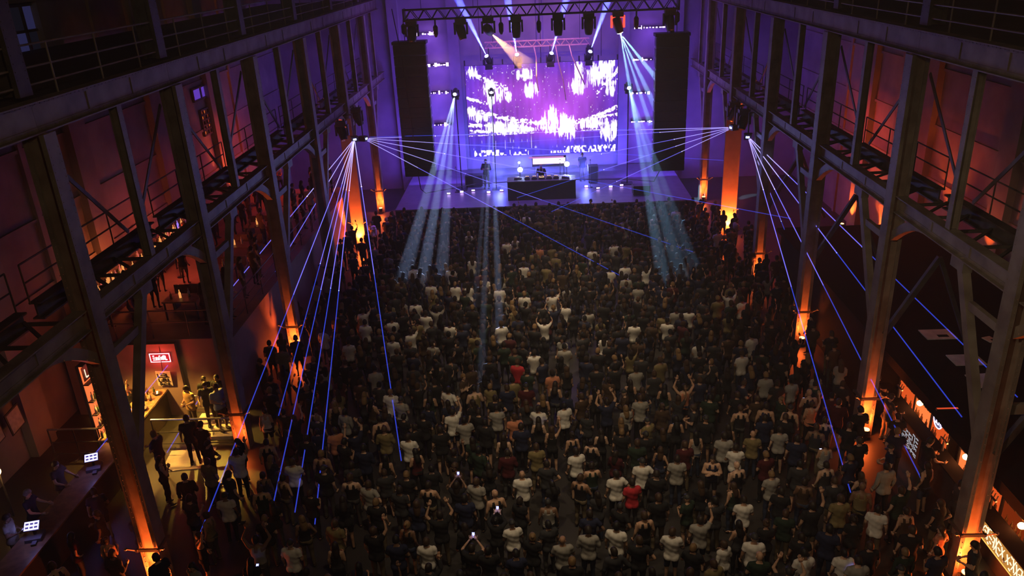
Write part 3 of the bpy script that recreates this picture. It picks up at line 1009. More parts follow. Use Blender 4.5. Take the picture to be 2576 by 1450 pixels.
# -------- rows of small LED bars on the wall behind the stage
k = 0
for s, rows in ((-1, ((-7.2, 10.4, 1.6), (-6.5, 8.4, 1.5), (-6.5, 6.6, 1.2), (-6.45, 4.45, 1.2))), (1, ((7.4, 10.2, 2.0), (7.0, 8.2, 1.3), (6.9, 6.05, 1.2), (7.0, 4.15, 1.4)))):
    for j, (x, z, L) in enumerate(rows):
        t = tag(empty('led_bar', (x, 53.6, z)), 'broken row of tiny violet wall lights, %s from the top, %s side' % (ORD[j], 'mezzanine' if s < 0 else 'long bar'), 'LED bar', 'LED bars on the stage wall')
        hs = MB().cbox((-L / 2, 0.05, -0.06), (L / 2, 0.4, 0.06)).build('housing', M['black'], t)
        r = random.Random(k)
        d = MB()
        xx = -L / 2
        while xx < L / 2 - 0.05:
            w = r.choice((0.04, 0.06, 0.1, 0.16))
            hh = r.choice((0.025, 0.035, 0.05, 0.09))
            d.cbox((xx, 0.02, -hh), (min(xx + w, L / 2), 0.05, hh * r.choice((0.6, 1, 1.6))))
            xx += w + r.choice((0.03, 0.05, 0.12, 0.2))
        d.build('diodes', M['led'], hs)
        lamp('led_spill', 'POINT', (x, 53.2, z - 0.1), (0.3, 0.10, 1.0), 40, shadow_soft_size=0.2)
        k += 1

# -------- DJ booth
t = tag(empty('dj_booth', (0.1, 45.7, 1.3)), 'long dark DJ booth table in the middle of the stage', 'table')
b = MB().cbox((-2.03, 0.0, 0), (2.03, 0.06, 1.12)).cbox((-2.03, 0.06, 0), (-1.97, 1.0, 1.12)).cbox((1.97, 0.06, 0), (2.03, 1.0, 1.12))
b.build('front_panel', mat('booth_panel', (0.045, 0.035, 0.055), 0.6, scale=3), t)
MB().cbox((-2.05, -0.02, 1.12), (2.05, 1.05, 1.17)).build('tabletop', M['grey_case'], t)
KN = glow('amber_button', (1.0, 0.55, 0.2), 2.0)


def deck(x, y, label, kind):
    t = tag(empty(kind, (x, y, 2.47)), label, kind.replace('_', ' '), 'DJ equipment on the booth')
    if kind == 'media_player':
        MB().cbox((-0.17, -0.2, 0.02), (0.17, 0.22, 0.12)).build('body', M['grey_case'], t)
        MB().lathe([(0.12, 0.12), (0.12, 0.145), (0.03, 0.15)], (0, -0.04, 0), 14).build('jog_wheel', M['black'], t)
        MB().cbox((-0.10, 0.12, 0.12), (0.10, 0.20, 0.13)).build('display', KN, t)
    elif kind == 'mixer':
        MB().cbox((-0.18, -0.2, 0.02), (0.18, 0.22, 0.12)).build('body', M['grey_case'], t)
        for q in range(8):
            MB().lathe([(0.018, 0.12), (0.014, 0.16)], (-0.12 + 0.08 * (q % 4), 0.02 + 0.1 * (q // 4), 0), 8).build('knob', KN if q % 3 == 0 else M['metal'], t)
        MB().cbox((-0.14, -0.16, 0.12), (0.14, -0.08, 0.128)).build('fader_strip', KN, t)
    elif kind == 'turntable':
        MB().cbox((-0.23, -0.18, 0.02), (0.23, 0.18, 0.12)).build('plinth', M['grey_case'], t)
        MB().lathe([(0.155, 0.12), (0.155, 0.145), (0.02, 0.15)], (-0.05, 0, 0), 18).build('platter', M['metal'], t)
        MB().bar((0.18, 0.12, 0.16), (0.06, -0.06, 0.16), 0.015, 0.015).build('tonearm', M['metal'], t)
    elif kind == 'monitor_wedge':
        v = [(-0.3, -0.2, 0), (0.3, -0.2, 0), (0.3, 0.2, 0), (-0.3, 0.2, 0), (-0.3, -0.2, 0.18), (0.3, -0.2, 0.18), (0.3, 0.05, 0.38), (-0.3, 0.05, 0.38)]
        MB().add(v, [(0, 3, 2, 1), (4, 5, 6, 7), (0, 1, 5, 4), (1, 2, 6, 5), (2, 3, 7, 6), (3, 0, 4, 7)]).build('cabinet', M['black'], t)
    return t


for x, kd, lb in ((-0.85, 'media_player', 'media player beside the mixer, second on the mezzanine half of the booth'), (-0.42, 'media_player', 'media player directly beside the mixer, mezzanine half'), (0.02, 'mixer', 'DJ mixer with amber buttons in the middle of the booth'),
                  (0.46, 'media_player', 'media player directly beside the mixer, long bar half'), (0.88, 'media_player', 'media player, second from the mixer on the long bar half'), (-1.4, 'turntable', 'turntable near the mezzanine end of the booth'), (1.45, 'turntable', 'turntable near the long bar end of the booth')):
    deck(0.1 + x, 46.2, lb, kd)
# strip light and two blinders behind the DJ
t = tag(empty('glow_screen', (0.65, 48.9, 2.55)), 'white and pink glowing panel behind the DJ', 'screen')
MB().cbox((-1.1, 0.02, -0.05), (1.05, 0.12, 0.62)).build('housing', M['black'], t)
MB().cbox((-1.05, 0.0, 0.12), (1.0, 0.02, 0.50)).build('light_face', glow('pink_white_panel', (1.0, 0.72, 0.95), 1.5), t)
MB().cbox((-1.3, 0.0, 0.50), (0.9, 0.02, 0.60)).build('upper_strip', glow('rose_strip', (0.75, 0.25, 0.8), 0.8), t)
for x in (-0.9, 0.9):
    MB().tube((x, 0.1, 1.3 - 2.55), (x, 0.1, 0), 0.03, 6).build('leg', M['black'], t)
for x, z, nm in ((-1.2, 2.5, 'mezzanine'), (1.72, 2.75, 'long bar'), (-1.25, 2.95, 'upper mezzanine'), (1.3, 2.95, 'upper long bar')):
    t = tag(empty('blinder', (x, 48.5, z)), 'dazzling blue-white lamp behind the DJ, %s side of the glowing panel' % nm, 'stage light', 'dazzling lamps behind the DJ')
    r = 0.16 if 'upper' not in nm else 0.07
    MB().lathe([(r * 1.1, -0.10), (r * 1.15, 0.0), (r * 0.6, 0.2)], n=12, R=Matrix.Rotation(-PI / 2, 3, 'X')).build('housing', M['black'], t)
    MB().lathe([(r, -0.13), (r, -0.11)], n=12, R=Matrix.Rotation(-PI / 2, 3, 'X')).build('lens', M['lens_white'], t)
    MB().tube((0, 0.05, 1.3 - z), (0, 0.05, -0.05), 0.02, 6).build('stand', M['black'], t)
    if 'upper' not in nm:
        lamp('blinder_light', 'SPOT', (x, 48.3, z), (0.45, 0.6, 1.0), 250, target=(x * 1.4, 44, z - 0.5), spot_size=math.radians(120), spot_blend=1.0, shadow_soft_size=0.15)
        lamp('blinder_back', 'POINT', (x, 49.4, z + 0.2), (0.3, 0.42, 1.0), 130, shadow_soft_size=0.2)


tag(MB().cbox((-4.2, 47.9, 1.32), (4.7, 49.9, 3.0)).build('stage_smoke', haze_mat('stage_smoke', 0.09)), 'blue lit smoke hanging low behind the DJ booth', 'smoke', kind='stuff')
for xx, pw in ((-2.6, 260), (3.0, 260), (0.2, 200)):
    lamp('smoke_fill', 'POINT', (xx, 49.0, 2.2), (0.10, 0.13, 1.0), pw, shadow_soft_size=0.25)  # points added inside the smoke to make it glow blue, no fixture

# -------- gear at the back and sides of the stage
def flight_case(x, y, s, label, m='black', cover=False):
    t = tag(empty('flight_case', (x, y, 1.3)), label, 'case', 'cases on the stage')
    MB().cbox((-s[0] / 2, -s[1] / 2, 0.08), (s[0] / 2, s[1] / 2, s[2])).build('case_body', M[m], t)
    for a in (-1, 1):
        for b_ in (-1, 1):
            e = MB()
            e.cbox((a * s[0] / 2 - 0.02, b_ * s[1] / 2 - 0.02, 0.08), (a * s[0] / 2 + 0.02, b_ * s[1] / 2 + 0.02, s[2] + 0.01))
            e.build('corner_edge', M['metal'], t)
    for a in (-1, 1):
        for b_ in (-1, 1):
            MB().lathe([(0.04, -0.02), (0.04, 0.02)], (a * s[0] * 0.4, b_ * s[1] * 0.4, 0.04), 8, R=Matrix.Rotation(PI / 2, 3, 'X')).build('caster', M['black'], t)
    if cover:
        MB().lathe([(s[0] * 0.55, s[2] * 0.6), (s[0] * 0.52, s[2] * 0.95), (s[0] * 0.4, s[2] + 0.12), (0.1, s[2] + 0.2)], n=14).build('dust_cover', M['cloth_cover'], t, smooth=True)


flight_case(-4.2, 49.3, (1.1, 0.7, 0.75), 'black flight case at the back of the stage near the crew member')
flight_case(6.05, 46.0, (1.0, 0.6, 0.62), 'black flight case at the stage edge below the long bar loudspeaker')
flight_case(3.4, 49.2, (0.6, 0.6, 1.1), 'narrow tall flight case behind the booth on the long bar side')
for k, x in enumerate((-5.7, -4.9, -4.2, -3.2, -2.4, 2.9, 3.6, 4.4, 5.1)):
    t = tag(empty('footlight', (x, 47.6 + 0.25 * (k % 3), 1.3)), 'tiny white light on the stage floor, %s counted from the mezzanine side' % ORD[k], 'stage light', 'tiny lights on the stage floor')
    MB().box((0, 0, 0.06), (0.24, 0.16, 0.12)).build('housing', M['black'], t)
    MB().box((0, -0.09, 0.08), (0.2, 0.02, 0.07 + 0.03 * (k % 2))).build('lens', M['led'], t)
for k, (x, h) in enumerate(((-5.2, 1.55), (3.15, 1.7))):
    t = tag(empty('microphone_stand', (x, 48.0, 1.3)), ['microphone stand at the back of the stage on the mezzanine side', 'microphone stand behind the booth on the long bar side'][k], 'stand')
    MB().lathe([(0.16, 0), (0.15, 0.03), (0.02, 0.05)], n=10).build('base', M['black'], t)
    MB().tube((0, 0, 0.03), (0, 0, h), 0.014, 6).build('pole', M['metal'], t)
    MB().blob((0, 0, h + 0.05), (0.04, 0.04, 0.06), 8, 5).build('microphone', M['metal'], t)

# -------- lasers
LASER = [laser_mat('laser_near', (0.42, 0.36, 1.0), 26), laser_mat('laser_mid', (0.18, 0.16, 1.0), 22), laser_mat('laser_far', (0.05, 0.09, 1.0), 12)]


def laser(loc, label, ends, rz, r=0.02, mats=LASER, cuts=(0.22, 0.55)):
    loc = Vector(loc)
    t = tag(empty('laser_projector', loc), label, 'laser projector', 'laser projectors')
    MB().box((0, 0, 0), (0.34, 0.42, 0.26), rz=rz).build('housing', M['black'], t)
    MB().box((math.cos(rz + PI / 2) * -0.215, math.sin(rz + PI / 2) * -0.215, 0), (0.16, 0.02, 0.08), rz=rz).build('aperture', M['lens_blue'], t)
    gx, hz = (XL if loc.x < 0 else XR) - loc.x, Z_LOW - 0.045 - loc.z
    MB().cbox((-0.03, -0.03, 0.13), (0.03, 0.03, hz)).cbox((-0.2, -0.03, 0.11), (0.2, 0.03, 0.15)).cbox((min(0, gx) - 0.03, -0.03, hz - 0.03), (max(0, gx) + 0.03, 0.03, hz + 0.03)).build('bracket', M['black'], t)
    for e in ends:
        e = Vector(e[:3]) - loc
        st = e.normalized() * 0.3
        b = MB()
        pts = [st, st + (e - st) * cuts[0], st + (e - st) * cuts[1], e]
        for q in range(3):
            b.tube(pts[q], pts[q + 1], r, 8, mi=q)
        b.build('laser_beam', list(mats), t)
    return t
laser((-9.7, 41.2, 6.35), 'laser projector below the mezzanine-side beam, fan of blue beams down into the crowd', [
    (-15.13, 16.56, 0.05), (-12.80, 21.95, 0.05), (-9.54, 16.86, 0.80), (-9.15, 22.82, 0.80), (-7.81, 17.63, 0.80), (-7.16, 17.78, 0.80), (-6.46, 17.26, 0.80), (-4.51, 20.13, 0.80)], 0.3)
laser((-9.55, 42.6, 6.05), 'laser projector below the mezzanine-side beam, fan of beams across the stage front', [
    (6.20, 52.27, 3.96), (10.90, 44.31, 3.61), (10.70, 32.53, 4.02), (7.73, 36.50, 1.00), (4.20, 33.00, 1.00)], 1.2, 0.02)
laser((9.75, 39.5, 6.55), 'laser projector below the long-bar-side beam, fan of beams across the stage', [
    (-9.50, 44.07, 5.81), (-4.85, 46.50, 4.56), (-1.39, 47.50, 2.66), (-1.37, 44.60, 1.80), (-0.24, 43.03, 1.00)], -1.2, 0.02)
laser((9.95, 37.6, 6.5), 'laser projector below the long-bar-side beam, fan of blue beams towards the bar', [
    (8.36, 18.16, 0.80), (11.61, 31.98, 0.80), (10.47, 18.27, 0.80), (11.11, 18.39, 3.03), (13.08, 19.32, 3.03)], -0.3)
# dark moving lights clamped under the lower beams by the lasers
for k, (x, y, d) in enumerate(((-9.9, 39.6, (0.3, -0.5, -1)), (-9.9, 43.4, (0.4, 0.1, -1)), (9.95, 38.6, (-0.3, -0.4, -1)), (9.95, 40.6, (-0.4, 0.2, -1)))):
    moving_head((x, y, Z_LOW - 0.06), d, 'unlit black moving light under the lower beam, %s side lasers, %s the stage' % ('mezzanine' if x < 0 else 'long bar', 'further from' if k % 2 == 0 else 'closer to'), s=1.25, group='moving lights under the side beams')


def strokes(mb, x0, x1, z0, z1, n, y, seed, th, mi=1):
    """short strokes that look like hand lettering on a sign (plane y = const, x along)"""
    r = random.Random(seed)
    w = (x1 - x0) / n
    for k in range(n):
        a = x0 + w * (k + 0.15)
        b = x0 + w * (k + 0.85)
        kind = r.randrange(5)
        if kind in (0, 1, 3):
            mb.bar((a, y, z0), (a, y, z1 if kind else z0 + (z1 - z0) * 0.7), th, th, mi)
        if kind in (0, 2, 3):
            mb.bar((b, y, z0), (b, y, z0 + (z1 - z0) * (0.7 if kind else 1)), th, th, mi)
        if kind in (1, 2, 4):
            mb.bar((a, y, z0), (b, y, z0), th, th, mi, up=(0, 1, 0))
        if kind in (0, 2, 4):
            mb.bar((a, y, (z0 + z1) / 2), (b, y, (z0 + z1) / 2), th, th, mi, up=(0, 1, 0))
        if kind in (3, 4):
            mb.bar((a, y, z1), (b, y, z1), th, th, mi, up=(0, 1, 0))
    return mb


# ------------------------------------------------------------------ the small bar under the mezzanine
structure('wall_small_bar', MB().cbox((-15.3, 24.42, 0), (-13.0, 24.58, 2.9)), M['wall_plaster'])
lamp('small_bar_red', 'POINT', (-13.5, 23.9, 2.45), RED, 18, shadow_soft_size=0.2)
lamp('small_bar_amber', 'SPOT', (-12.6, 24.25, 2.75), (1.0, 0.55, 0.07), 800, target=(-12.0, 22.9, 0), spot_size=math.radians(84), spot_blend=0.4, shadow_soft_size=0.05)
lamp('small_bar_counter', 'SPOT', (-14.3, 22.6, 3.0), (1.0, 0.48, 0.08), 650, target=(-14.0, 22.8, 1.0), spot_size=math.radians(110), spot_blend=0.5, shadow_soft_size=0.08)
# red illuminated sign
t = tag(empty('neon_sign', (-13.58, 24.36, 2.40)), 'red illuminated sign with white lettering and frame above the small bar', 'sign')
MB().cbox((-0.36, 0.0, -0.17), (0.36, 0.05, 0.17)).build('sign_box', glow('sign_red', (0.8, 0.02, 0.03), 0.9), t)
fr = MB()
for z in (-0.16, 0.16):
    fr.cbox((-0.36, -0.02, z - 0.012), (0.36, 0.0, z + 0.012))
for x in (-0.35, 0.35):
    fr.cbox((x - 0.012, -0.02, -0.17), (x + 0.012, 0.0, 0.17))
fr.build('neon_frame', glow('sign_frame', (1.0, 0.45, 0.5), 3), t)
strokes(MB(), -0.26, 0.26, -0.075, 0.075, 7, -0.015, 5, 0.026, 0).build('lettering', glow('sign_letters', (1.0, 0.8, 0.8), 4), t)
lamp('sign_glow', 'POINT', (-13.58, 24.0, 2.4), (1.0, 0.06, 0.05), 18, shadow_soft_size=0.15)
# hanging price board
t = tag(empty('price_board', (-13.55, 24.25, 1.62)), 'pale hanging board with dark scribbled lines under the red sign', 'board')
MB().box((0, 0, 0), (0.52, 0.03, 0.62), rot=(0.1, 0.06, 0.05)).build('sheet', M['paper'], t)
strokes(strokes(strokes(MB(), -0.2, 0.2, 0.08, 0.22, 4, -0.045, 3, 0.03, 0), -0.2, 0.2, -0.10, 0.02, 5, -0.035, 8, 0.025, 0), -0.18, 0.2, -0.26, -0.15, 5, -0.02, 12, 0.022, 0).build('lettering', M['black'], t)
MB().tube((0, 0, 0.3), (0, 0.18, 1.2), 0.012, 5).build('cord', M['black'], t)

# counter
t = tag(empty('bar_counter', (-14.05, 22.75, 0)), 'short bar counter glowing amber under the mezzanine, crowded with bottles', 'bar counter')
MB().cbox((-0.42, -1.5, 0), (0.36, 1.65, 1.04)).build('counter_body', mat('bar_front', (0.06, 0.04, 0.03), 0.6, scale=4), t)
MB().cbox((-0.48, -1.56, 1.04), (0.44, 1.68, 1.10)).build('worktop', mat('amber_worktop', (0.75, 0.55, 0.28), 0.35, scale=14, color2=(0.35, 0.2, 0.08)), t)


def bottle_proto(h, r, m):
    return MB().lathe([(r, 0), (r, h * 0.55), (r * 0.9, h * 0.62), (r * 0.38, h * 0.74), (r * 0.34, h * 0.97), (r * 0.42, h)], n=9).mesh('bottle', m, True)


BOT = [bottle_proto(0.30, 0.042, M['bottle']), bottle_proto(0.26, 0.036, M['bottle_green']), bottle_proto(0.33, 0.045, M['bottle_clear'])]
CUP = MB().lathe([(0.032, 0), (0.045, 0.13), (0.043, 0.13), (0.03, 0.01)], n=9).mesh('cup', M['bottle_clear'])
BOWL = MB().lathe([(0.07, 0), (0.14, 0.09), (0.13, 0.09), (0.06, 0.012)], n=12).mesh('bowl', M['metal'])
BCOL = ['brown', 'green', 'pale']


def put(name, me, loc, label, cat, group, rz=0.0):
    o = bpy.data.objects.new(name, me)
    COL.objects.link(o)
    o.location = loc
    o.rotation_euler.z = rz
    return tag(o, label, cat, group)


r = random.Random(3)
for k in range(34):
    x, y = -14.42 + 0.14 * (k % 5) + r.uniform(-0.04, 0.04), 21.35 + 0.45 * (k // 5) + r.uniform(-0.08, 0.08)
    q = r.randrange(3)
    if k % 4 == 3:
        put('cup', CUP, (x, y, 1.10), 'clear plastic cup among the bottles on the amber small bar counter', 'cup', 'cups on the small bar counter')
    else:
        put('bottle', BOT[q], (x, y, 1.10), '%s bottle standing on the amber small bar counter' % BCOL[q], 'bottle', '%s bottles on the small bar counter' % BCOL[q])
for k, y in enumerate((21.4, 23.0, 24.0)):
    put('bowl', BOWL, (-13.82, y, 1.10), 'metal bowl on the small bar counter, %s from the red sign' % ORD[2 - k], 'bowl', 'bowls on the small bar counter')
# back-lit bottle tower
t = tag(empty('bottle_shelf', (-15.05, 22.6, 0)), 'tall glowing orange bottle shelf behind the small bar', 'shelf')
MB().cbox((-0.12, -0.46, 0.4), (-0.06, 0.46, 3.3)).build('glowing_back', glow('shelf_glow', (1.0, 0.17, 0.045), 1.3), t)
f = MB()
for y in (-0.48, 0.48):
    f.cbox((-0.14, y - 0.02, 0), (-0.05, y + 0.02, 3.32))
f.build('side_panel', M['dark_steel'], t)
for z in (0.42, 0.95, 1.45, 1.95, 2.6, 3.3):
    MB().cbox((-0.12, -0.46, z - 0.02), (0.11, 0.46, z + 0.02)).build('shelf_board', M['dark_steel'], t)
MB().box((-0.02, 0, 2.95), (0.02, 0.8, 0.5)).build('sign_panel', M['wood'], t)
lt = MB()
strokes(lt, -0.3, 0.3, 2.8, 3.1, 3, 0, 4, 0.05, 0)
lt.v = [(0.0, p[0], p[2]) for p in lt.v]
lt.build('lettering', glow('shelf_letters', (1.0, 0.7, 0.5), 1.5), t)
lamp('shelf_spill', 'POINT', (-14.6, 22.6, 1.7), (1.0, 0.3, 0.06), 10, shadow_soft_size=0.3)
for lev, z in enumerate((0.44, 0.97, 1.47, 1.97)):
    for k in range(6):
        q = r.randrange(3)
        put('bottle', BOT[q], (-15.0, 22.25 + 0.14 * k + r.uniform(-0.02, 0.02), z), '%s bottle on the %s board of the glowing shelf' % (BCOL[q], ORD[lev]), 'bottle', '%s bottles, %s board of the glowing shelf' % (BCOL[q], ORD[lev]))


# barriers
def barrier(x0, x1, y, label, z=1.1, fine=False):
    t = tag(empty('crowd_barrier', (x0, y, 0)), label, 'barrier', 'steel barriers')
    L = x1 - x0
    MB().tube((0, 0, z), (L, 0, z), 0.035, 8).build('top_rail', M['metal'], t)
    m = MB()
    for zz in (0.15, 0.6):
        m.tube((0, 0, zz), (L, 0, zz), 0.02, 6)
    m.build('lower_rail', M['dark_steel'], t)
    for k in range(3):
        MB().tube((L * k / 2, 0, 0), (L * k / 2, 0, z), 0.025, 6).build('post', M['dark_steel'], t)
        MB().cbox((L * k / 2 - 0.03, -0.3, 0), (L * k / 2 + 0.03, 0.3, 0.03)).build('foot', M['dark_steel'], t)
    return t


barrier(-13.3, -10.6, 22.35, 'steel barrier rail across the amber-lit floor, nearer the dance floor corner')
barrier(-12.6, -10.9, 23.85, 'steel barrier rail behind the guests beside the small bar')
barrier(-16.6, -14.9, 21.9, 'dim steel barrier beside the glowing bottle shelf')
# low platform with amber edge
tag(MB().cbox((-12.5, 22.75, 0), (-10.75, 24.3, 0.12)).build('platform', M['white_board']), 'low pale platform under the guests beside the small bar', 'platform')
tag(MB().box((-11.9, 21.6, 0.01), (1.5, 1.2, 0.02), rz=0.12).build('floor_mat', M['white_board']), 'pale mat on the floor before the barrier by the small bar', 'mat')


# tills along the dark side counter
t = tag(empty('side_counter', (-13.85, 18.2, 0)), 'long dark counter with two tills by the side wall', 'counter')
MB().cbox((-0.35, -3.0, 0), (0.35, 3.0, 1.02)).build('counter_body', M['black_cloth'], t)
MB().cbox((-0.42, -3.05, 1.02), (0.40, 3.05, 1.07)).build('worktop', M['wood'], t)
for k, (x, y, rz) in enumerate(((-13.85, 19.7, 0.35), (-13.85, 16.6, 0.25))):
    t = tag(empty('till', (x, y, 1.07), rz), ['glowing till on the dark side counter, closer to the small bar', 'glowing till on the dark side counter, further from the small bar'][k], 'till')
    MB().cbox((-0.2, -0.2, 0), (0.2, 0.2, 0.1)).build('drawer', M['grey_case'], t)
    MB().bar((0, 0.05, 0.1), (0, 0.05, 0.34), 0.06, 0.08).build('stand', M['black'], t)
    R = Euler((0.6, 0, 0)).to_matrix()
    MB().box((0, 0, 0.40), (0.40, 0.28, 0.03), rot=R).build('screen_case', M['black'], t)
    s = MB()
    s.box(Vector((0, 0, 0.40)) + R @ Vector((0, 0, 0.018)), (0.36, 0.24, 0.004), rot=R, mi=0)
    for a in range(3):
        for b in range(2):
            s.box(Vector((0, 0, 0.40)) + R @ Vector((-0.11 + 0.11 * a, -0.05 + 0.1 * b, 0.022)), (0.08, 0.05, 0.004), rot=R, mi=1)
    s.build('screen', [glow('till_screen', (0.45, 0.42, 1.0), 3.0), glow('till_keys', (0.15, 0.12, 0.5), 0.6)], t)
    MB().box((0.05, -0.28, 0.03), (0.12, 0.16, 0.06)).build('card_reader', M['grey_case'], t)
    lamp('till_light', 'POINT', (x + 0.1, y - 0.25, 1.7), (0.35, 0.3, 1.0), 9, shadow_soft_size=0.1)
# wall lamp at the dark side counter
t = tag(empty('wall_lamp', (-16.2, 18.9, 1.6)), 'warm bare wall lamp on a bracket by the dark side counter', 'lamp')
MB().bar((0, 0, 0.35), (-0.25, 0.1, 0.42), 0.04, 0.04).bar((0, 0, 0.35), (0.02, 0, 0.12), 0.03, 0.03).build('bracket', M['dark_steel'], t)
MB().tube((0, 0, -1.6), (0, 0, 0.36), 0.03, 6).build('pole', M['dark_steel'], t)
MB().lathe([(0.10, 0.1), (0.06, 0.18)], n=10).build('shade', M['black'], t)
MB().blob((0, 0, 0.02), (0.075, 0.075, 0.12), 10, 7).build('bulb', M['bulb'], t)
lamp('wall_lamp_light', 'POINT', (-16.0, 18.7, 1.6), (1.0, 0.5, 0.15), 12, shadow_soft_size=0.1)
# dim pictures behind the small bar
for k, (y, z) in enumerate(((21.3, 1.9), (20.3, 2.0))):
    t = tag(empty('framed_poster', (-17.1, y, z)), ['pale tilted poster on the dark wall behind the bottle shelf', 'dim bluish poster on the dark wall further from the shelf'][k], 'poster')
    MB().box((0, 0, 0), (0.04, 0.7, 0.8), rot=(0.12, 0, 0)).build('frame', M['black'], t)
    MB().box((0.025, 0, 0), (0.01, 0.6, 0.7), rot=(0.12, 0, 0)).build('print', M['paper'], t)

# ------------------------------------------------------------------ mezzanine fittings
zM = 2.98
for k, (x0, y0, x1, y1) in enumerate(((-11.1, 24.8, -11.1, 30.3), (-11.1, 30.5, -11.1, 36.0), (-11.1, 36.2, -11.1, 43.8))):
    t = tag(empty('mezzanine_railing', (x0, y0, zM)), 'dark railing along the mezzanine edge, %s from the small bar' % ORD[k], 'railing', 'mezzanine railings')
    L = y1 - y0
    MB().tube((0, 0, 1.05), (0, L, 1.05), 0.03, 6).build('top_rail', M['dark_steel'], t)
    m = MB()
    for z in (0.3, 0.65):
        m.tube((0, 0, z), (0, L, z), 0.015, 5)
    m.build('cable_rail', M['dark_steel'], t)
    for j in range(4):
        MB().tube((0, L * j / 3, 0), (0, L * j / 3, 1.05), 0.022, 6).build('post', M['dark_steel'], t)
t = tag(empty('mezzanine_railing', (-16.5, 24.75, zM)), 'dark railing across the end of the mezzanine above the red sign', 'railing', 'mezzanine railings')
MB().tube((0, 0, 1.05), (5.3, 0, 1.05), 0.03, 6).build('top_rail', M['dark_steel'], t)
MB().tube((0, 0, 0.6), (5.3, 0, 0.6), 0.02, 6).build('lower_rail', M['dark_steel'], t)
for j in range(5):
    MB().tube((5.3 * j / 4, 0, 0), (5.3 * j / 4, 0, 1.05), 0.022, 6).build('post', M['dark_steel'], t)
# long back bar with bottles
t = tag(empty('back_bar', (-16.6, 30.0, zM)), 'long low back bar on the mezzanine covered in glinting bottles', 'bar counter')
MB().cbox((-0.3, -4.6, 0), (0.3, 5.6, 0.95)).build('cabinet', M['wood'], t)
MB().cbox((-0.34, -4.65, 0.95), (0.34, 5.65, 1.0)).build('worktop', M['wood'], t)
HOT = [glow('lit_bottle_amber', (1.0, 0.38, 0.10), 0.9), glow('lit_bottle_rose', (1.0, 0.18, 0.12), 0.6), glow('lit_bottle_violet', (0.35, 0.2, 1.0), 1.1)]  # glow put into the glass imitates light caught by the bottles
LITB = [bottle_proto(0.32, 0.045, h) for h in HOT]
HN = ['amber', 'rose', 'violet']
r = random.Random(8)
for k in range(64):
    y = 25.6 + 9.8 * (k / 64) + r.uniform(-0.05, 0.05)
    q = 2 if y > 33.5 and r.random() < 0.5 else r.choice((0, 0, 0, 1))
    if 29.2 < y < 30.0:
        continue
    if r.random() < 0.55:
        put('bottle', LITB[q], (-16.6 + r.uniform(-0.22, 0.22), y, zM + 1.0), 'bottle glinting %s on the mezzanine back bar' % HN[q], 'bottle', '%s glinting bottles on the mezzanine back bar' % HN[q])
    else:
        put('bottle', BOT[r.randrange(3)], (-16.6 + r.uniform(-0.22, 0.22), y, zM + 1.0), 'unlit bottle on the mezzanine back bar', 'bottle', 'unlit bottles on the mezzanine back bar')
lamp('back_bar_lamp', 'POINT', (-16.3, 28.2, zM + 1.6), (1.0, 0.2, 0.05), 60, shadow_soft_size=0.15)
lamp('back_bar_lamp', 'POINT', (-16.3, 32.5, zM + 1.6), (1.0, 0.11, 0.05), 60, shadow_soft_size=0.15)
t = tag(empty('table_lamp', (-15.3, 30.6, zM)), 'hot red standing lamp glowing on the mezzanine beside the tables', 'lamp')
MB().lathe([(0.15, 0), (0.15, 0.03), (0.03, 0.05)], n=10).build('base', M['black'], t)
MB().tube((0, 0, 0.04), (0, 0, 1.25), 0.02, 6).build('pole', M['black'], t)
MB().lathe([(0.12, 1.2), (0.17, 1.35), (0.12, 1.55)], n=10).build('lamp_shade', glow('hot_lamp', (1.0, 0.3, 0.15), 4), t)
lamp('table_lamp_light', 'POINT', (-15.1, 30.4, zM + 1.4), (1.0, 0.10, 0.05), 80, shadow_soft_size=0.15)


def table(x, y, rz, label, w=0.8, l=1.3):
    t = tag(empty('lounge_table', (x, y, zM), rz), label, 'table', 'tables on the mezzanine')
    MB().cbox((-l / 2, -w / 2, 0.70), (l / 2, w / 2, 0.75)).build('tabletop', M['wood'], t)
    for a in (-1, 1):
        for b in (-1, 1):
            MB().cbox((a * (l / 2 - 0.06) - 0.025, b * (w / 2 - 0.06) - 0.025, 0), (a * (l / 2 - 0.06) + 0.025, b * (w / 2 - 0.06) + 0.025, 0.70)).build('leg', M['dark_steel'], t)
    return t


def bench(x, y, rz, label, l=1.6):
    t = tag(empty('bench', (x, y, zM), rz), label, 'bench', 'benches on the mezzanine')
    MB().cbox((-l / 2, -0.22, 0.40), (l / 2, 0.22, 0.46)).build('seat', mat('bench_red', (0.30, 0.10, 0.07), 0.7), t)
    MB().cbox((-l / 2, 0.20, 0.46), (l / 2, 0.25, 0.85)).build('backrest', M['wood'], t)
    for a in (-1, 1):
        MB().cbox((a * (l / 2 - 0.1) - 0.03, -0.2, 0), (a * (l / 2 - 0.1) + 0.03, 0.2, 0.40)).build('leg', M['dark_steel'], t)
    return t


for k, (x, y) in enumerate(((-13.4, 26.6), (-13.2, 29.6), (-13.4, 32.4), (-13.3, 35.2))):
    table(x, y, 0.1 * (k % 2), 'dark table on the mezzanine, %s back from the red sign' % ORD[k])
    bench(x, y + 0.85, 0, 'red bench facing the camera behind the %s mezzanine table' % ORD[k])
    for q in range(3):
        put('bottle', LITB[0] if q == 1 else BOT[q], (x - 0.4 + 0.3 * q, y + 0.1 * q - 0.1, zM + 0.75), 'bottle on the %s mezzanine table back from the red sign' % ORD[k], 'bottle', 'bottles on the %s mezzanine table' % ORD[k])

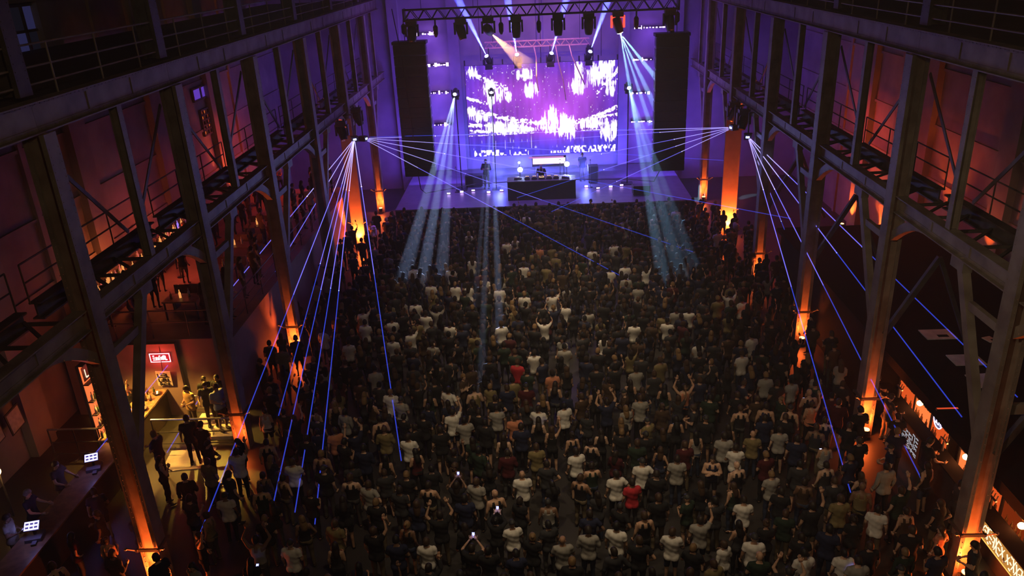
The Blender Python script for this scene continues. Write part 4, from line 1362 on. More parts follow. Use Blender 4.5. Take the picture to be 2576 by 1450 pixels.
# ------------------------------------------------------------------ the long bar under the black roof
t = tag(empty('long_bar_counter', (11.35, 15.9, 0)), 'long black bar counter along the aisle under the black roof', 'bar counter')
MB().cbox((-0.15, -7.5, 0), (0.2, 7.6, 1.06)).build('counter_body', M['black_cloth'], t)
MB().cbox((-0.22, -7.55, 1.06), (0.26, 7.65, 1.11)).build('worktop', M['roof_black'], t)
# gold illuminated front with dense lettering-like pattern
t = tag(empty('lit_bar_front', (11.19, 15.2, 0.0)), 'gold glowing patterned panel on the long bar front beside the last column', 'panel')
MB().cbox((0.0, -2.9, 0.50), (0.006, 2.0, 1.04)).build('glowing_sheet', glow('gold_sheet', (1.0, 0.42, 0.08), 0.55), t)
pt, pd = MB(), MB()
r = random.Random(21)
y = -2.85
while y < 1.95:
    w = r.uniform(0.05, 0.14)
    kind = r.randrange(6)
    z0, z1 = 0.54 + r.uniform(0, 0.12), 0.98 - r.uniform(0, 0.12)
    if kind < 2:
        pt.bar((-0.01, y, z0), (-0.01, y + w, z1), 0.03, 0.014)
        pt.bar((-0.01, y + w, z0), (-0.01, y, z1), 0.03, 0.014)
    elif kind == 2:
        pt.bar((-0.01, y, z0), (-0.01, y, z1), 0.035, 0.014)
        pt.bar((-0.01, y, z1), (-0.01, y + w, z1), 0.035, 0.014)
        pt.bar((-0.01, y, (z0 + z1) / 2), (-0.01, y + w, (z0 + z1) / 2), 0.03, 0.014)
    elif kind == 3:
        for q in range(3):
            zz = z0 + (z1 - z0) * q / 2
            pt.bar((-0.01, y, zz), (-0.01, y + w, zz + 0.03), 0.03, 0.014)
    elif kind == 4:
        pd.bar((-0.012, y, 0.52), (-0.012, y + w, 1.02), 0.05, 0.014)
    else:
        pt.blob((-0.01, y + w / 2, r.uniform(z0, z1)), (0.008, w / 2, w / 2), 8, 5)
        pd.bar((-0.012, y, z0), (-0.012, y + w, z0 + 0.1), 0.04, 0.014)
    y += w + r.uniform(0.01, 0.05)
pt.build('lettering', glow('pattern_light', (1.0, 0.86, 0.6), 1.3), t)
pd.build('pattern', M['wood'], t)
e = MB()
for z in (0.49, 1.045):
    e.cbox((-0.012, -2.9, z - 0.012), (0.0, 2.0, z + 0.012))
e.build('edge_strip', glow('gold_edge', (1.0, 0.5, 0.1), 1.6), t)
lamp('gold_spill', 'AREA', (11.1, 14.8, 0.75), (1.0, 0.5, 0.12), 8, target=(9.0, 14.8, 0.2), shape='RECTANGLE', size=4.5, size_y=0.4)
# black banner with white lettering
t = tag(empty('black_banner', (11.18, 21.0, 0)), 'black banner with bold white lettering on the long bar front', 'banner')
MB().cbox((0.0, -0.75, 0.22), (0.01, 0.75, 1.0)).build('cloth', M['black_cloth'], t)
lt = MB()
strokes(lt, -0.65, 0.65, 0.68, 0.92, 6, 0, 17, 0.045, 0)
strokes(lt, -0.6, 0.5, 0.50, 0.62, 8, 0, 19, 0.03, 0)
strokes(lt, -0.65, 0.6, 0.30, 0.44, 7, 0, 23, 0.035, 0)
lt.v = [(-0.012, p[0], p[2]) for p in lt.v]
lt.build('lettering', glow('banner_letters', (0.75, 0.8, 0.9), 0.55), t)

# lit panels, fridges and lamps on the bar's back wall
OP = glow('bar_panel_orange', (1.0, 0.12, 0.02), 0.75)
OPD = glow('bar_panel_deep', (1.0, 0.11, 0.015), 0.18)
OPB = glow('bar_panel_bright', (1.0, 0.17, 0.04), 1.4)


def fridge(y, w, label, m, h=1.8):
    t = tag(empty('bottle_fridge', (12.02, y, 0)), label, 'fridge', 'lit fridges behind the long bar')
    MB().cbox((-0.02, -w / 2, 0.02), (0.24, w / 2, h)).build('cabinet', M['black'], t)
    gd = MB().cbox((-0.03, -w / 2 + 0.05, 0.12), (-0.022, w / 2 - 0.05, h - 0.05)).build('glowing_door', m, t)
    r = random.Random(int(y * 10))
    for z in (0.62, 1.25):
        yy = -w / 2 + 0.15
        MB().cbox((-0.085, -w / 2 + 0.03, z - 0.02), (-0.03, w / 2 - 0.03, z)).build('shelf_board', M['dark_steel'], t)
        while yy < w / 2 - 0.12:
            put('bottle', BOT[0], (12.02 - 0.075, y + yy, z), 'brown bottle against the glow of the %s fridge behind the long bar' % label.split(', ')[1].split(' ')[0], 'bottle', 'bottles in the %s long bar fridge' % label.split(', ')[1].split(' ')[0])
            yy += r.uniform(0.14, 0.4)
    f = MB()
    for yy in (-w / 2, w / 2):
        f.cbox((-0.05, yy - 0.025, 0.05), (-0.02, yy + 0.025, h))
    f.cbox((-0.05, -w / 2, h - 0.03), (-0.02, w / 2, h + 0.02))
    f.build('door_frame', M['dark_steel'], t)
    return t


for k, (y, w, m) in enumerate(((23.1, 1.15, OP), (21.95, 1.1, OPB), (20.8, 1.1, OP), (19.05, 1.1, OPB), (17.9, 1.1, OP), (16.75, 1.1, OPD), (15.6, 1.1, OPB), (14.3, 1.4, OPD))):
    fridge(y, w, 'orange lit fridge behind the long bar, %s counted from the stage' % ORD[k], m)
for k, (y, z, pw) in enumerate(((21.9, 1.3, 22), (19.0, 1.3, 26), (16.2, 1.2, 22), (14.3, 1.2, 14))):
    t = tag(empty('bar_lamp', (11.99, y, z)), 'bright bulb lamp on the long bar back wall, %s from the stage' % ORD[k], 'lamp', 'bulb lamps behind the long bar')
    MB().lathe([(0.06, 0), (0.05, 0.12)], n=8, R=Matrix.Rotation(-PI / 2, 3, 'Y')).build('holder', M['black'], t)
    MB().blob((-0.16, 0, 0), (0.10, 0.09, 0.09), 10, 7).build('bulb', M['bulb'], t)
    lamp('bar_lamp_light', 'POINT', (11.68, y, z + 0.05), (1.0, 0.22, 0.05), pw, shadow_soft_size=0.1)


def round_sign(y, z, label, colr, seed, s=0.26):
    t = tag(empty('logo_sign', (11.97, y, z)), label, 'sign')
    MB().lathe([(s, 0), (s, 0.03)], n=18, R=Matrix.Rotation(-PI / 2, 3, 'Y')).build('backing', glow('sign_back_%d' % seed, tuple(c * 0.3 for c in colr), 0.8), t)
    lt = MB()
    strokes(lt, -s * 0.7, s * 0.7, -s * 0.5, s * 0.5, 3, 0, seed, 0.05, 0)
    lt.v = [(-0.04, p[0], p[2]) for p in lt.v]
    lt.build('lettering', glow('sign_mark_%d' % seed, colr, 3.0), t)
    n = 18
    MB().path([(-0.035, s * math.cos(2 * PI * q / n), s * math.sin(2 * PI * q / n)) for q in range(n + 1)], 0.02, 5).build('neon_ring', glow('sign_ring_%d' % seed, colr, 3.0), t)


round_sign(20.9, 1.3, 'round violet-white neon sign on the long bar back wall', (0.6, 0.55, 1.0), 41)
round_sign(18.1, 1.25, 'small pale neon sign beside the brightest bar lamp', (1.0, 0.75, 0.9), 42, 0.14)
t = tag(empty('tall_poster', (11.98, 13.2, 0.9)), 'tall white-violet lit poster with a dark bottle shape at the long bar', 'poster')
MB().cbox((-0.02, -0.3, -0.45), (0.0, 0.3, 0.5)).build('lit_sheet', glow('poster_sheet', (1.0, 0.45, 0.30), 0.8), t)
MB().cbox((-0.03, -0.12, -0.2), (-0.02, 0.12, 0.35)).build('dark_shape', M['black'], t)
# bar taps standing on the long counter
for k, y in enumerate((22.6, 19.6, 17.0)):
    t = tag(empty('beer_tap', (11.48, y, 1.11)), 'steel beer tap on the long bar counter, %s from the stage' % ORD[k], 'tap', 'taps on the long bar')
    MB().tube((0, 0, 0), (0, 0, 0.35), 0.035, 8).build('column', M['metal'], t)
    MB().tube((0, -0.18, 0.35), (0, 0.18, 0.35), 0.03, 8).build('crossbar', M['metal'], t)
    for q in (-0.12, 0, 0.12):
        MB().tube((0.03, q, 0.35), (0.06, q, 0.48), 0.015, 6).build('handle', M['black'], t)
# small red strip on the roof edge by the bulkhead
t = tag(empty('roof_strip_light', (10.75, 18.85, 2.97)), 'thin red strip light lying on the black roof edge', 'strip light')
MB().cbox((-0.1, -0.04, 0), (0.5, 0.04, 0.05)).build('housing', M['black'], t)
MB().cbox((-0.08, -0.03, 0.05), (0.48, 0.03, 0.06)).build('diffuser', glow('strip_red', (1.0, 0.10, 0.03), 0.7), t)
# ------------------------------------------------------------------ people
BASE_J = dict(hipL=(-0.09, 0, 0.92), hipR=(0.09, 0, 0.92), kneeL=(-0.105, 0.02, 0.49), kneeR=(0.105, 0.02, 0.49),
              ankL=(-0.115, -0.03, 0.085), ankR=(0.115, -0.03, 0.085))
ARMS = {
    'sides': (((-0.25, -0.03, 1.17), (-0.27, 0.06, 0.94)), ((0.25, -0.03, 1.17), (0.27, 0.06, 0.94))),
    'drink': (((-0.25, -0.03, 1.17), (-0.27, 0.05, 0.94)), ((0.26, -0.02, 1.18), (0.15, 0.22, 1.22))),
    'front': (((-0.26, 0.0, 1.18), (-0.08, 0.25, 1.14)), ((0.26, 0.0, 1.18), (0.08, 0.25, 1.14))),
    'one_up': (((-0.25, -0.03, 1.17), (-0.26, 0.08, 0.95)), ((0.30, 0.08, 1.66), (0.25, 0.13, 1.90))),
    'both_up': (((-0.33, 0.08, 1.62), (-0.23, 0.14, 1.86)), ((0.33, 0.08, 1.62), (0.23, 0.14, 1.86))),
    'phone_up': (((-0.28, 0.20, 1.42), (-0.09, 0.34, 1.62)), ((0.28, 0.20, 1.42), (0.09, 0.34, 1.62))),
    'folded': (((-0.27, 0.05, 1.17), (0.06, 0.19, 1.20)), ((0.27, 0.05, 1.17), (-0.06, 0.22, 1.25))),
    'hip': (((-0.25, -0.03, 1.17), (-0.27, 0.05, 0.94)), ((0.37, -0.07, 1.20), (0.21, 0.03, 1.02))),
    'desk': (((-0.28, 0.10, 1.18), (-0.24, 0.34, 1.10)), ((0.28, 0.10, 1.18), (0.24, 0.34, 1.10))),
}
POSE_TEXT = {'sides': 'arms down', 'drink': 'one hand to the chest', 'front': 'hands held in front', 'one_up': 'one arm raised', 'both_up': 'both arms raised',
             'phone_up': 'phone held up', 'folded': 'arms folded', 'hip': 'hand on hip', 'desk': 'hands on the desk'}
TURN = {'sides': 0.0, 'drink': 0.35, 'front': 0.1, 'one_up': 0.0, 'both_up': 0.0, 'phone_up': 0.0, 'folded': -0.3, 'hip': 0.45, 'desk': 0.0}
NOD = {'front': 0.35, 'desk': 0.35, 'one_up': -0.1, 'both_up': -0.1, 'phone_up': -0.05}


def skeleton(pose, sex, stride):
    sw = 0.185 if sex == 'm' else 0.16
    J = {k: Vector(v) for k, v in BASE_J.items()}
    if stride:
        J['kneeL'] += Vector((0, 0.13, 0.0))
        J['ankL'] += Vector((0, 0.16, 0))
        J['kneeR'] += Vector((0, 0.02, -0.01))
        J['ankR'] += Vector((0, -0.22, 0.02))
    J['shL'], J['shR'] = Vector((-sw, -0.01, 1.43)), Vector((sw, -0.01, 1.43))
    (el, wl), (er, wr) = ARMS[pose]
    k = sw / 0.185
    J['elL'], J['wrL'], J['elR'], J['wrR'] = (Vector((p[0] * k, p[1], p[2])) for p in (el, wl, er, wr))
    return J


def bones(J, sex):
    m = sex == 'm'
    B = []
    for s in 'LR':
        B.append(('thigh' + s, J['hip' + s], J['knee' + s], 0.088 if m else 0.092, 0.056))
        B.append(('shin' + s, J['knee' + s], J['ank' + s], 0.056, 0.038))
        B.append(('upper' + s, J['sh' + s], J['el' + s], 0.056 if m else 0.046, 0.043 if m else 0.037))
        B.append(('fore' + s, J['el' + s], J['wr' + s], 0.043 if m else 0.037, 0.028))
    return B


def torso_prof(sex):
    if sex == 'm':
        return [(0.10, 0.84), (0.165, 0.90), (0.168, 0.97), (0.155, 1.08), (0.168, 1.20), (0.190, 1.33), (0.190, 1.40), (0.140, 1.455), (0.066, 1.485), (0.056, 1.56)]
    return [(0.10, 0.84), (0.172, 0.90), (0.172, 0.95), (0.130, 1.09), (0.148, 1.20), (0.164, 1.32), (0.160, 1.40), (0.115, 1.455), (0.054, 1.485), (0.047, 1.56)]


def remeshed(mb, voxel, smooth=1):
    o = mb.build('tmp', M['skin'])
    md = o.modifiers.new('r', 'REMESH')
    md.mode = 'VOXEL'
    md.voxel_size = voxel
    if smooth:
        sm = o.modifiers.new('s', 'SMOOTH')
        sm.iterations = smooth
        sm.factor = 0.5
    dg = bpy.context.evaluated_depsgraph_get()
    ev = o.evaluated_get(dg)
    me = bpy.data.meshes.new_from_object(ev)
    old = o.data
    bpy.data.objects.remove(o)
    bpy.data.meshes.remove(old)
    v = [vv.co.copy() for vv in me.vertices]
    f = [tuple(p.vertices) for p in me.polygons]
    bpy.data.meshes.remove(me)
    return v, f


def head_mb(c, R, n=14, detail=True):
    """head about its centre: jaw, brow, nose, ears and eyes"""
    rows = [(-0.118, 0.030, 0.040, 0.028, 0.030), (-0.098, 0.050, 0.062, 0.050, 0.018), (-0.06, 0.062, 0.078, 0.078, 0.006), (-0.02, 0.070, 0.086, 0.092, 0.0), (0.02, 0.074, 0.090, 0.100, -0.002),
            (0.06, 0.072, 0.084, 0.098, -0.004), (0.092, 0.056, 0.062, 0.080, -0.006), (0.112, 0.032, 0.036, 0.046, -0.008)]
    mb = MB()
    vs, fs = [], []
    for z, rx, rf, rb, yo in rows:
        for k in range(n):
            t = 2 * PI * k / n
            x, y = math.cos(t) * rx, math.sin(t)
            y = y * (rf if y > 0 else rb) + yo
            if abs(math.cos(t)) < 0.12 and math.sin(t) > 0:
                y += {-0.02: 0.020, 0.02: 0.006, -0.06: 0.004, -0.098: 0.006}.get(z, 0)
            vs.append(R @ Vector((x, y, z)) + c)
    for i in range(len(rows) - 1):
        for k in range(n):
            fs.append((i * n + k, i * n + (k + 1) % n, (i + 1) * n + (k + 1) % n, (i + 1) * n + k))
    fs += [tuple(range(n - 1, -1, -1)), tuple(range((len(rows) - 1) * n, len(rows) * n))]
    mb.add(vs, fs)
    if detail:
        for s in (-1, 1):
            mb.blob(R @ Vector((s * 0.076, -0.008, -0.005)) + c, (0.012, 0.022, 0.032), 6, 5, R=R)
            mb.blob(R @ Vector((s * 0.030, 0.079, 0.012)) + c, (0.012, 0.008, 0.008), 6, 4, mi=1, R=R)
        mb.box(R @ Vector((0, 0.080, -0.066)) + c, (0.042, 0.012, 0.010), rot=R, mi=1)
        mb.tube(R @ Vector((0, 0.079, 0.008)) + c, R @ Vector((0, 0.100, -0.022)) + c, 0.009, 6, 0.014)
    return mb


def hand_mb(w, d, nrm, side, curl):
    """palm, four bent fingers of unequal length and a thumb leaving the side of the palm"""
    d = d.normalized()
    nrm = (nrm - d * nrm.dot(d)).normalized()
    s = d.cross(nrm) * side
    mb = MB()
    R = Matrix((s, d, nrm)).transposed()
    mb.box(w + d * 0.045, (0.080, 0.092, 0.028), rot=R)
    for k, (off, L) in enumerate(((0.030, 0.072), (0.010, 0.082), (-0.010, 0.076), (-0.029, 0.060))):
        p0 = w + d * 0.085 + s * off
        a1, a2 = curl * 0.6, curl * 1.5
        p1 = p0 + (d * math.cos(a1) + nrm * math.sin(a1)) * L * 0.5
        p2 = p1 + (d * math.cos(a2) + nrm * math.sin(a2)) * L * 0.5
        mb.path([p0, p1, p2], 0.0085, 5)
    q0 = w + d * 0.03 + s * 0.036
    q1 = q0 + (s * 0.75 + d * 0.6 + nrm * 0.25).normalized() * 0.038
    q2 = q1 + (s * 0.15 + d * 0.9 + nrm * 0.4 * (1 + curl)).normalized() * 0.030
    mb.path([q0, q1, q2], 0.0105, 5)
    return mb


def make_body(pose, sex, stride, voxel, detail=True):
    J = skeleton(pose, sex, stride)
    B = bones(J, sex)
    mb = MB()
    mb.lathe(torso_prof(sex), (0, 0, 0), 16, sx=1.0, sy=0.62)
    for s in (-1, 1):
        mb.blob((s * 0.075, -0.055, 0.90), (0.085, 0.075, 0.09), 10, 7)            # seat
        mb.blob((s * J['shR'].x * 0.9, 0, 1.425), (0.07, 0.06, 0.055), 10, 7)      # shoulder caps
        if sex == 'f':
            mb.blob((s * 0.065, 0.085, 1.28), (0.06, 0.05, 0.055), 8, 6)
    for nm, a, b, ra, rb in B:
        mb.tube(a, b, ra, 10, rb)
        mb.blob(a, (ra, ra, ra), 9, 6)
        mb.blob(b, (rb, rb, rb), 9, 6)
        if nm.startswith('shin'):
            m_ = a.lerp(b, 0.3) + Vector((0, -0.018, 0))
            mb.blob(m_, (0.05, 0.052, 0.12), 8, 6)
    for s in 'LR':
        a = J['ank' + s]
        mb.blob((a.x * 1.08, a.y + 0.075, 0.045), (0.046, 0.13, 0.044), 10, 7)
    v, f = remeshed(mb, voxel, 1)
    return v, f, J, B


def classify(v, B, sex):
    """nearest bone of every vertex, and how far along it"""
    out = []
    for p in v:
        best, bt, bd = 'torso', 0.0, 1e9
        if 0.86 < p.z < 1.6:
            zz = p.z
            rr = np.interp(zz, [q[1] for q in torso_prof(sex)], [q[0] for q in torso_prof(sex)])
            d = (math.hypot(p.x / 1.0, p.y / 0.62) - rr) * 0.8
            if d < bd:
                best, bt, bd = 'torso', p.z, d
        for nm, a, b, ra, rb in B:
            ab = b - a
            t = max(0.0, min(1.0, (p - a).dot(ab) / ab.length_squared))
            d = (p - (a + ab * t)).length - (ra + (rb - ra) * t)
            if nm[:5] in ('upper', 'foreL', 'foreR') and nm.startswith('upper') and t < 0.08:
                d += 0.02
            if d < bd:
                best, bt, bd = nm, t, d
        out.append((best, bt))
    return out


def in_shirt(c, p, kind):
    b, t = c
    if b == 'torso':
        if kind == 'tank':
            return p.z > 0.86 and (p.z < 1.35 or (p.z < 1.46 and abs(p.x) > 0.035 and abs(p.x) < 0.125)) and not (p.z > 1.36 and abs(p.x) > 0.125)
        return 0.86 < p.z < 1.49
    if b.startswith('upper'):
        return kind == 'long' or (kind == 'tee' and t < 0.62)
    if b.startswith('fore'):
        return kind == 'long' and t < 0.92
    if b.startswith('thigh'):
        return p.z > 0.84
    return False


def in_trousers(c, p, kind):
    b, t = c
    if b == 'torso':
        return p.z < 0.985
    if b.startswith('thigh'):
        return kind != 'shorts' or t < 0.80
    if b.startswith('shin'):
        return kind == 'trousers' and p.z > 0.075
    return False


def normals(v, f):
    n = [Vector((0, 0, 0)) for _ in v]
    for q in f:
        a = v[q[0]]
        c = (v[q[1]] - a).cross(v[q[2]] - a)
        for i in q:
            n[i] += c
    return [x.normalized() if x.length > 0 else Vector((0, 0, 1)) for x in n]


def shell(v, f, nrm, sel, off, name, m):
    """garment over the selected part of the body, its edge turned in to the skin"""
    bm = bmesh.new()
    idx = {}
    fs = [q for q in f if all(sel[i] for i in q)]
    for q in fs:
        for i in q:
            if i not in idx:
                o = off(v[i]) if callable(off) else off
                idx[i] = (bm.verts.new(v[i] + nrm[i] * o), i)
    for q in fs:
        bm.faces.new([idx[i][0] for i in q])
    back = {vv: i for vv, i in idx.values()}
    bm.edges.ensure_lookup_table()
    edge = [e for e in bm.edges if e.is_boundary]
    r = bmesh.ops.extrude_edge_only(bm, edges=edge)
    new = [g for g in r['geom'] if isinstance(g, bmesh.types.BMVert)]
    src = {tuple(round(x, 6) for x in vv.co): i for vv, i in back.items()}
    for g in new:
        i = src.get(tuple(round(x, 6) for x in g.co))
        if i is not None:
            g.co = v[i] - nrm[i] * 0.004
    me = bpy.data.meshes.new(name)
    bm.to_mesh(me)
    bm.free()
    me.materials.append(m)
    me.polygons.foreach_set('use_smooth', [True] * len(me.polygons))
    return me


def head_place(pose, sex):
    z = 1.635 if sex == 'm' else 1.625
    R = (Matrix.Rotation(TURN[pose], 3, 'Z') @ Matrix.Rotation(-NOD.get(pose, 0.08), 3, 'X'))
    return Vector((0, 0.018 + 0.05 * max(0, NOD.get(pose, 0)), z)), R


def hair_mb(c, R, style):
    mb = MB()
    n = 16
    rows = []
    lo = {'short': -0.045, 'long': -0.05, 'bun': -0.04, 'cap': 0.02}[style]
    for i in range(8):
        t = i / 7
        z = lo + (0.128 - lo) * t
        q = math.sqrt(max(0.0, 1 - ((z - 0.01) / 0.13) ** 2)) if z > 0.01 else 1.0
        rows.append((z, q))
    vs, fs = [], []
    for i, (z, q) in enumerate(rows):
        for k in range(n):
            t = 2 * PI * k / n
            sy = math.sin(t)
            rx, ry = 0.088, (0.098 if sy > 0 else 0.112)
            x, y, zz = math.cos(t) * rx * q, sy * ry * q - 0.004, z
            if sy > 0.25 and z < 0.055:                 # hairline: lift the front rows above the brow
                zz = 0.055 + (z - lo) * 0.1
                y *= 0.985
            vs.append(R @ Vector((x, y, zz)) + c)
    for i in range(len(rows) - 1):
        for k in range(n):
            fs.append((i * n + k, i * n + (k + 1) % n, (i + 1) * n + (k + 1) % n, (i + 1) * n + k))
    fs += [tuple(range(n - 1, -1, -1)), tuple(range((len(rows) - 1) * n, len(rows) * n))]
    mb.add(vs, fs)
    if style == 'long':
        pr = [(0.080, -0.33), (0.098, -0.26), (0.100, -0.15), (0.095, -0.05), (0.088, 0.02)]
        vs, fs = [], []
        m = 9
        for r_, z in pr:
            for lay in (0, 1):
                for k in range(m):
                    t = PI + PI * (k / (m - 1)) * 1.0
                    q = r_ - 0.02 * lay
                    y = math.sin(t) * q * 1.05 - 0.01 - (0.035 if z < -0.1 else 0)
                    vs.append(R @ Vector((math.cos(t) * q, y, z)) + c)
        for i in range(len(pr) - 1):
            for lay in (0, 1):
                for k in range(m - 1):
                    a = (i * 2 + lay) * m + k
                    b = ((i + 1) * 2 + lay) * m + k
                    fs.append((a, a + 1, b + 1, b) if lay == 0 else (b, b + 1, a + 1, a))
        for k in range(m - 1):
            fs.append((k, m + k, m + k + 1, k + 1))
        for i in range(len(pr) - 1):
            for k in (0, m - 1):
                a, b = (i * 2) * m + k, (i * 2 + 1) * m + k
                fs.append((a, b, b + 2 * m, a + 2 * m))
        mb.add(vs, fs)
    if style == 'bun':
        mb.blob(R @ Vector((0, -0.10, 0.085)) + c, (0.045, 0.045, 0.042), 9, 6)
    if style == 'cap':
        vs = []
        for k in range(7):
            t = PI * (0.2 + 0.6 * k / 6)
            for q, zz in ((0.085, 0.035), (0.165, 0.020)):
                vs.append(R @ Vector((math.cos(t) * q * (1 if q < 0.1 else 0.62), math.sin(t) * q, zz)) + c)
                vs.append(R @ Vector((math.cos(t) * q * (1 if q < 0.1 else 0.62), math.sin(t) * q, zz - 0.008)) + c)
        fs = []
        for k in range(6):
            a, b = 4 * k, 4 * (k + 1)
            fs += [(a, a + 2, b + 2, b), (a + 1, b + 1, b + 3, a + 3), (a + 2, a + 3, b + 3, b + 2)]
        mb.add(vs, fs)
    return mb


EYE = mat('eye_and_lip', (0.05, 0.025, 0.02), 0.4)
LIB = {}


def get_set(pose, sex, stride):
    k = (pose, sex, stride)
    if k in LIB:
        return LIB[k]
    v, f, J, B = make_body(pose, sex, stride, 0.030)
    cl = classify(v, B, sex)
    nr = normals(v, f)
    mb = MB()
    mb.add(v, f)
    mb.mi = [2 if all(v[i].z < 0.10 for i in q) else 0 for q in f]
    c, R = head_place(pose, sex)
    h = head_mb(c, R)
    mb.add(h.v, h.f)
    mb.mi[-len(h.f):] = h.mi
    for s, sg in (('L', -1), ('R', 1)):
        d = J['wr' + s] - J['el' + s]
        up = pose in ('one_up', 'both_up', 'phone_up') and J['wr' + s].z > 1.4
        hm = hand_mb(J['wr' + s], d, Vector((-sg, 0.35, 0)) if not up else Vector((0, 1, 0)), sg if not up else -sg, 0.9 if pose in ('drink', 'phone_up', 'front') else 0.45)
        mb.add(hm.v, hm.f)
    S = dict(v=v, f=f, cl=cl, n=nr, J=J, body=mb.mesh('body', [M['skin'], EYE, M['shoe']], True), pose=pose, sex=sex, head=(c, R), g={})
    LIB[k] = S
    return S


def garment(S, kind):
    if kind in S['g']:
        return S['g'][kind]
    v, f, cl, nr = S['v'], S['f'], S['cl'], S['n']
    if kind in ('tee', 'tank', 'long'):
        sel = [in_shirt(c, p, kind) for c, p in zip(cl, v)]
        off = (lambda p: 0.020 + 0.012 * max(0, 1.05 - p.z) / 0.2 + 0.004 * math.sin(p.z * 38 + p.x * 17) + 0.003 * math.sin(p.x * 43 - p.z * 13)) if kind != 'tank' else 0.010
        me = shell(v, f, nr, sel, off, 'shirt' if kind != 'tank' else 'top', M['cloth'])
    elif kind in ('trousers', 'shorts'):
        sel = [in_trousers(c, p, kind) for c, p in zip(cl, v)]
        me = shell(v, f, nr, sel, (lambda p: 0.011 + 0.004 * math.sin(p.z * 27 + p.x * 9)), kind, M['cloth'])
    elif kind == 'shoes':
        me = []
        for s in 'LR':
            a = S['J']['ank' + s]
            me.append(MB().blob((a.x * 1.08, a.y + 0.075, 0.052), (0.056, 0.145, 0.052), 12, 8).mesh('shoe', M['shoe'], True))
    else:
        c, R = S['head']
        me = hair_mb(c, R, kind[5:]).mesh('hair' if kind != 'hair_cap' else 'cap', M['hair'], True)
    S['g'][kind] = me
    return me


SHIRT = {'white': (0.66, 0.62, 0.56), 'grey': (0.30, 0.28, 0.25), 'salmon': (0.52, 0.20, 0.11), 'olive': (0.20, 0.155, 0.07), 'red': (0.48, 0.03, 0.04), 'black': (0.016, 0.016, 0.017),
         'charcoal': (0.035, 0.035, 0.038), 'navy': (0.018, 0.022, 0.05), 'brown': (0.06, 0.035, 0.02), 'dark green': (0.02, 0.034, 0.022), 'maroon': (0.07, 0.012, 0.015), 'tan': (0.50, 0.33, 0.14), 'pale blue': (0.33, 0.40, 0.52)}
LOWER = {'black': (0.012, 0.012, 0.013), 'denim': (0.03, 0.04, 0.075), 'grey': (0.06, 0.058, 0.055), 'khaki': (0.13, 0.10, 0.06)}
HAIR = {'black': (0.008, 0.007, 0.006), 'dark': (0.022, 0.014, 0.009), 'brown': (0.06, 0.032, 0.016), 'fair': (0.22, 0.13, 0.055), 'grey': (0.20, 0.19, 0.18)}
SKIN = [(0.52, 0.31, 0.20), (0.46, 0.27, 0.17), (0.36, 0.20, 0.12), (0.20, 0.11, 0.065), (0.56, 0.36, 0.25)]
GAR_TEXT = {'tee': 'T-shirt', 'tank': 'vest top', 'long': 'long-sleeved top'}
HAIR_TEXT = {'short': '%s-haired', 'long': 'long %s-haired', 'bun': '%s-haired bun-wearing', 'cap': 'capped', 'none': 'shaven-headed'}


def person(loc, rz, pose='sides', sex='m', shirt='black', kind='tee', lower='black', lkind='trousers', hair='dark', style='short', skin=0, s=1.0, stride=False, shoes=False):
    S = get_set(pose, sex, stride)
    t = empty('person', loc, rz)
    t.scale = (s, s, s)

    def child(nm, me, colr):
        o = bpy.data.objects.new(nm, me)
        COL.objects.link(o)
        o.parent = t
        o.color = (*colr, 1)
    child('body', S['body'], SKIN[skin])
    child('shirt' if kind != 'tank' else 'top', garment(S, kind), SHIRT[shirt])
    child(lkind, garment(S, lkind), LOWER[lower])
    if style != 'none':
        child('hair' if style != 'cap' else 'cap', garment(S, 'hair_' + style), HAIR[hair] if style != 'cap' else (0.03, 0.03, 0.03))
    if shoes:
        for me in garment(S, 'shoes'):
            child('shoe', me, (0, 0, 0))
    return t


def look_text(d):
    h = HAIR_TEXT[d['style']]
    h = h % d['hair'] if '%' in h else h
    return '%s person in %s %s' % (h, d['shirt'], GAR_TEXT[d['kind']])


PH = MB().box((0, 0, 0), (0.075, 0.15, 0.009)).mesh('case', M['black'])
PHS = MB().box((0, 0, 0.0055), (0.066, 0.138, 0.002)).mesh('screen', M['phone_glow'])
PHW = MB().box((0, 0, 0.0055), (0.066, 0.138, 0.002)).mesh('screen', M['phone_white'])


def phone(person_loc, rz, s, local, rot, label, bright=True):
    w = Matrix.Translation(person_loc) @ Matrix.Rotation(rz, 4, 'Z') @ Matrix.Scale(s, 4)
    t = empty('phone', w @ Vector(local))
    t.rotation_euler = (w.to_3x3().normalized() @ Euler(rot).to_matrix()).to_euler()
    for nm, me in (('case', PH), ('screen', PHS if bright else PHW)):
        o = bpy.data.objects.new(nm, me)
        COL.objects.link(o)
        o.parent = t
    tag(t, label, 'phone', 'lit phones in the crowd')
    lamp('phone_light', 'POINT', w @ Vector((local[0], local[1] - 0.12, local[2] + 0.02)), (0.35, 0.35, 1.0), 0.25, shadow_soft_size=0.04)
    return t


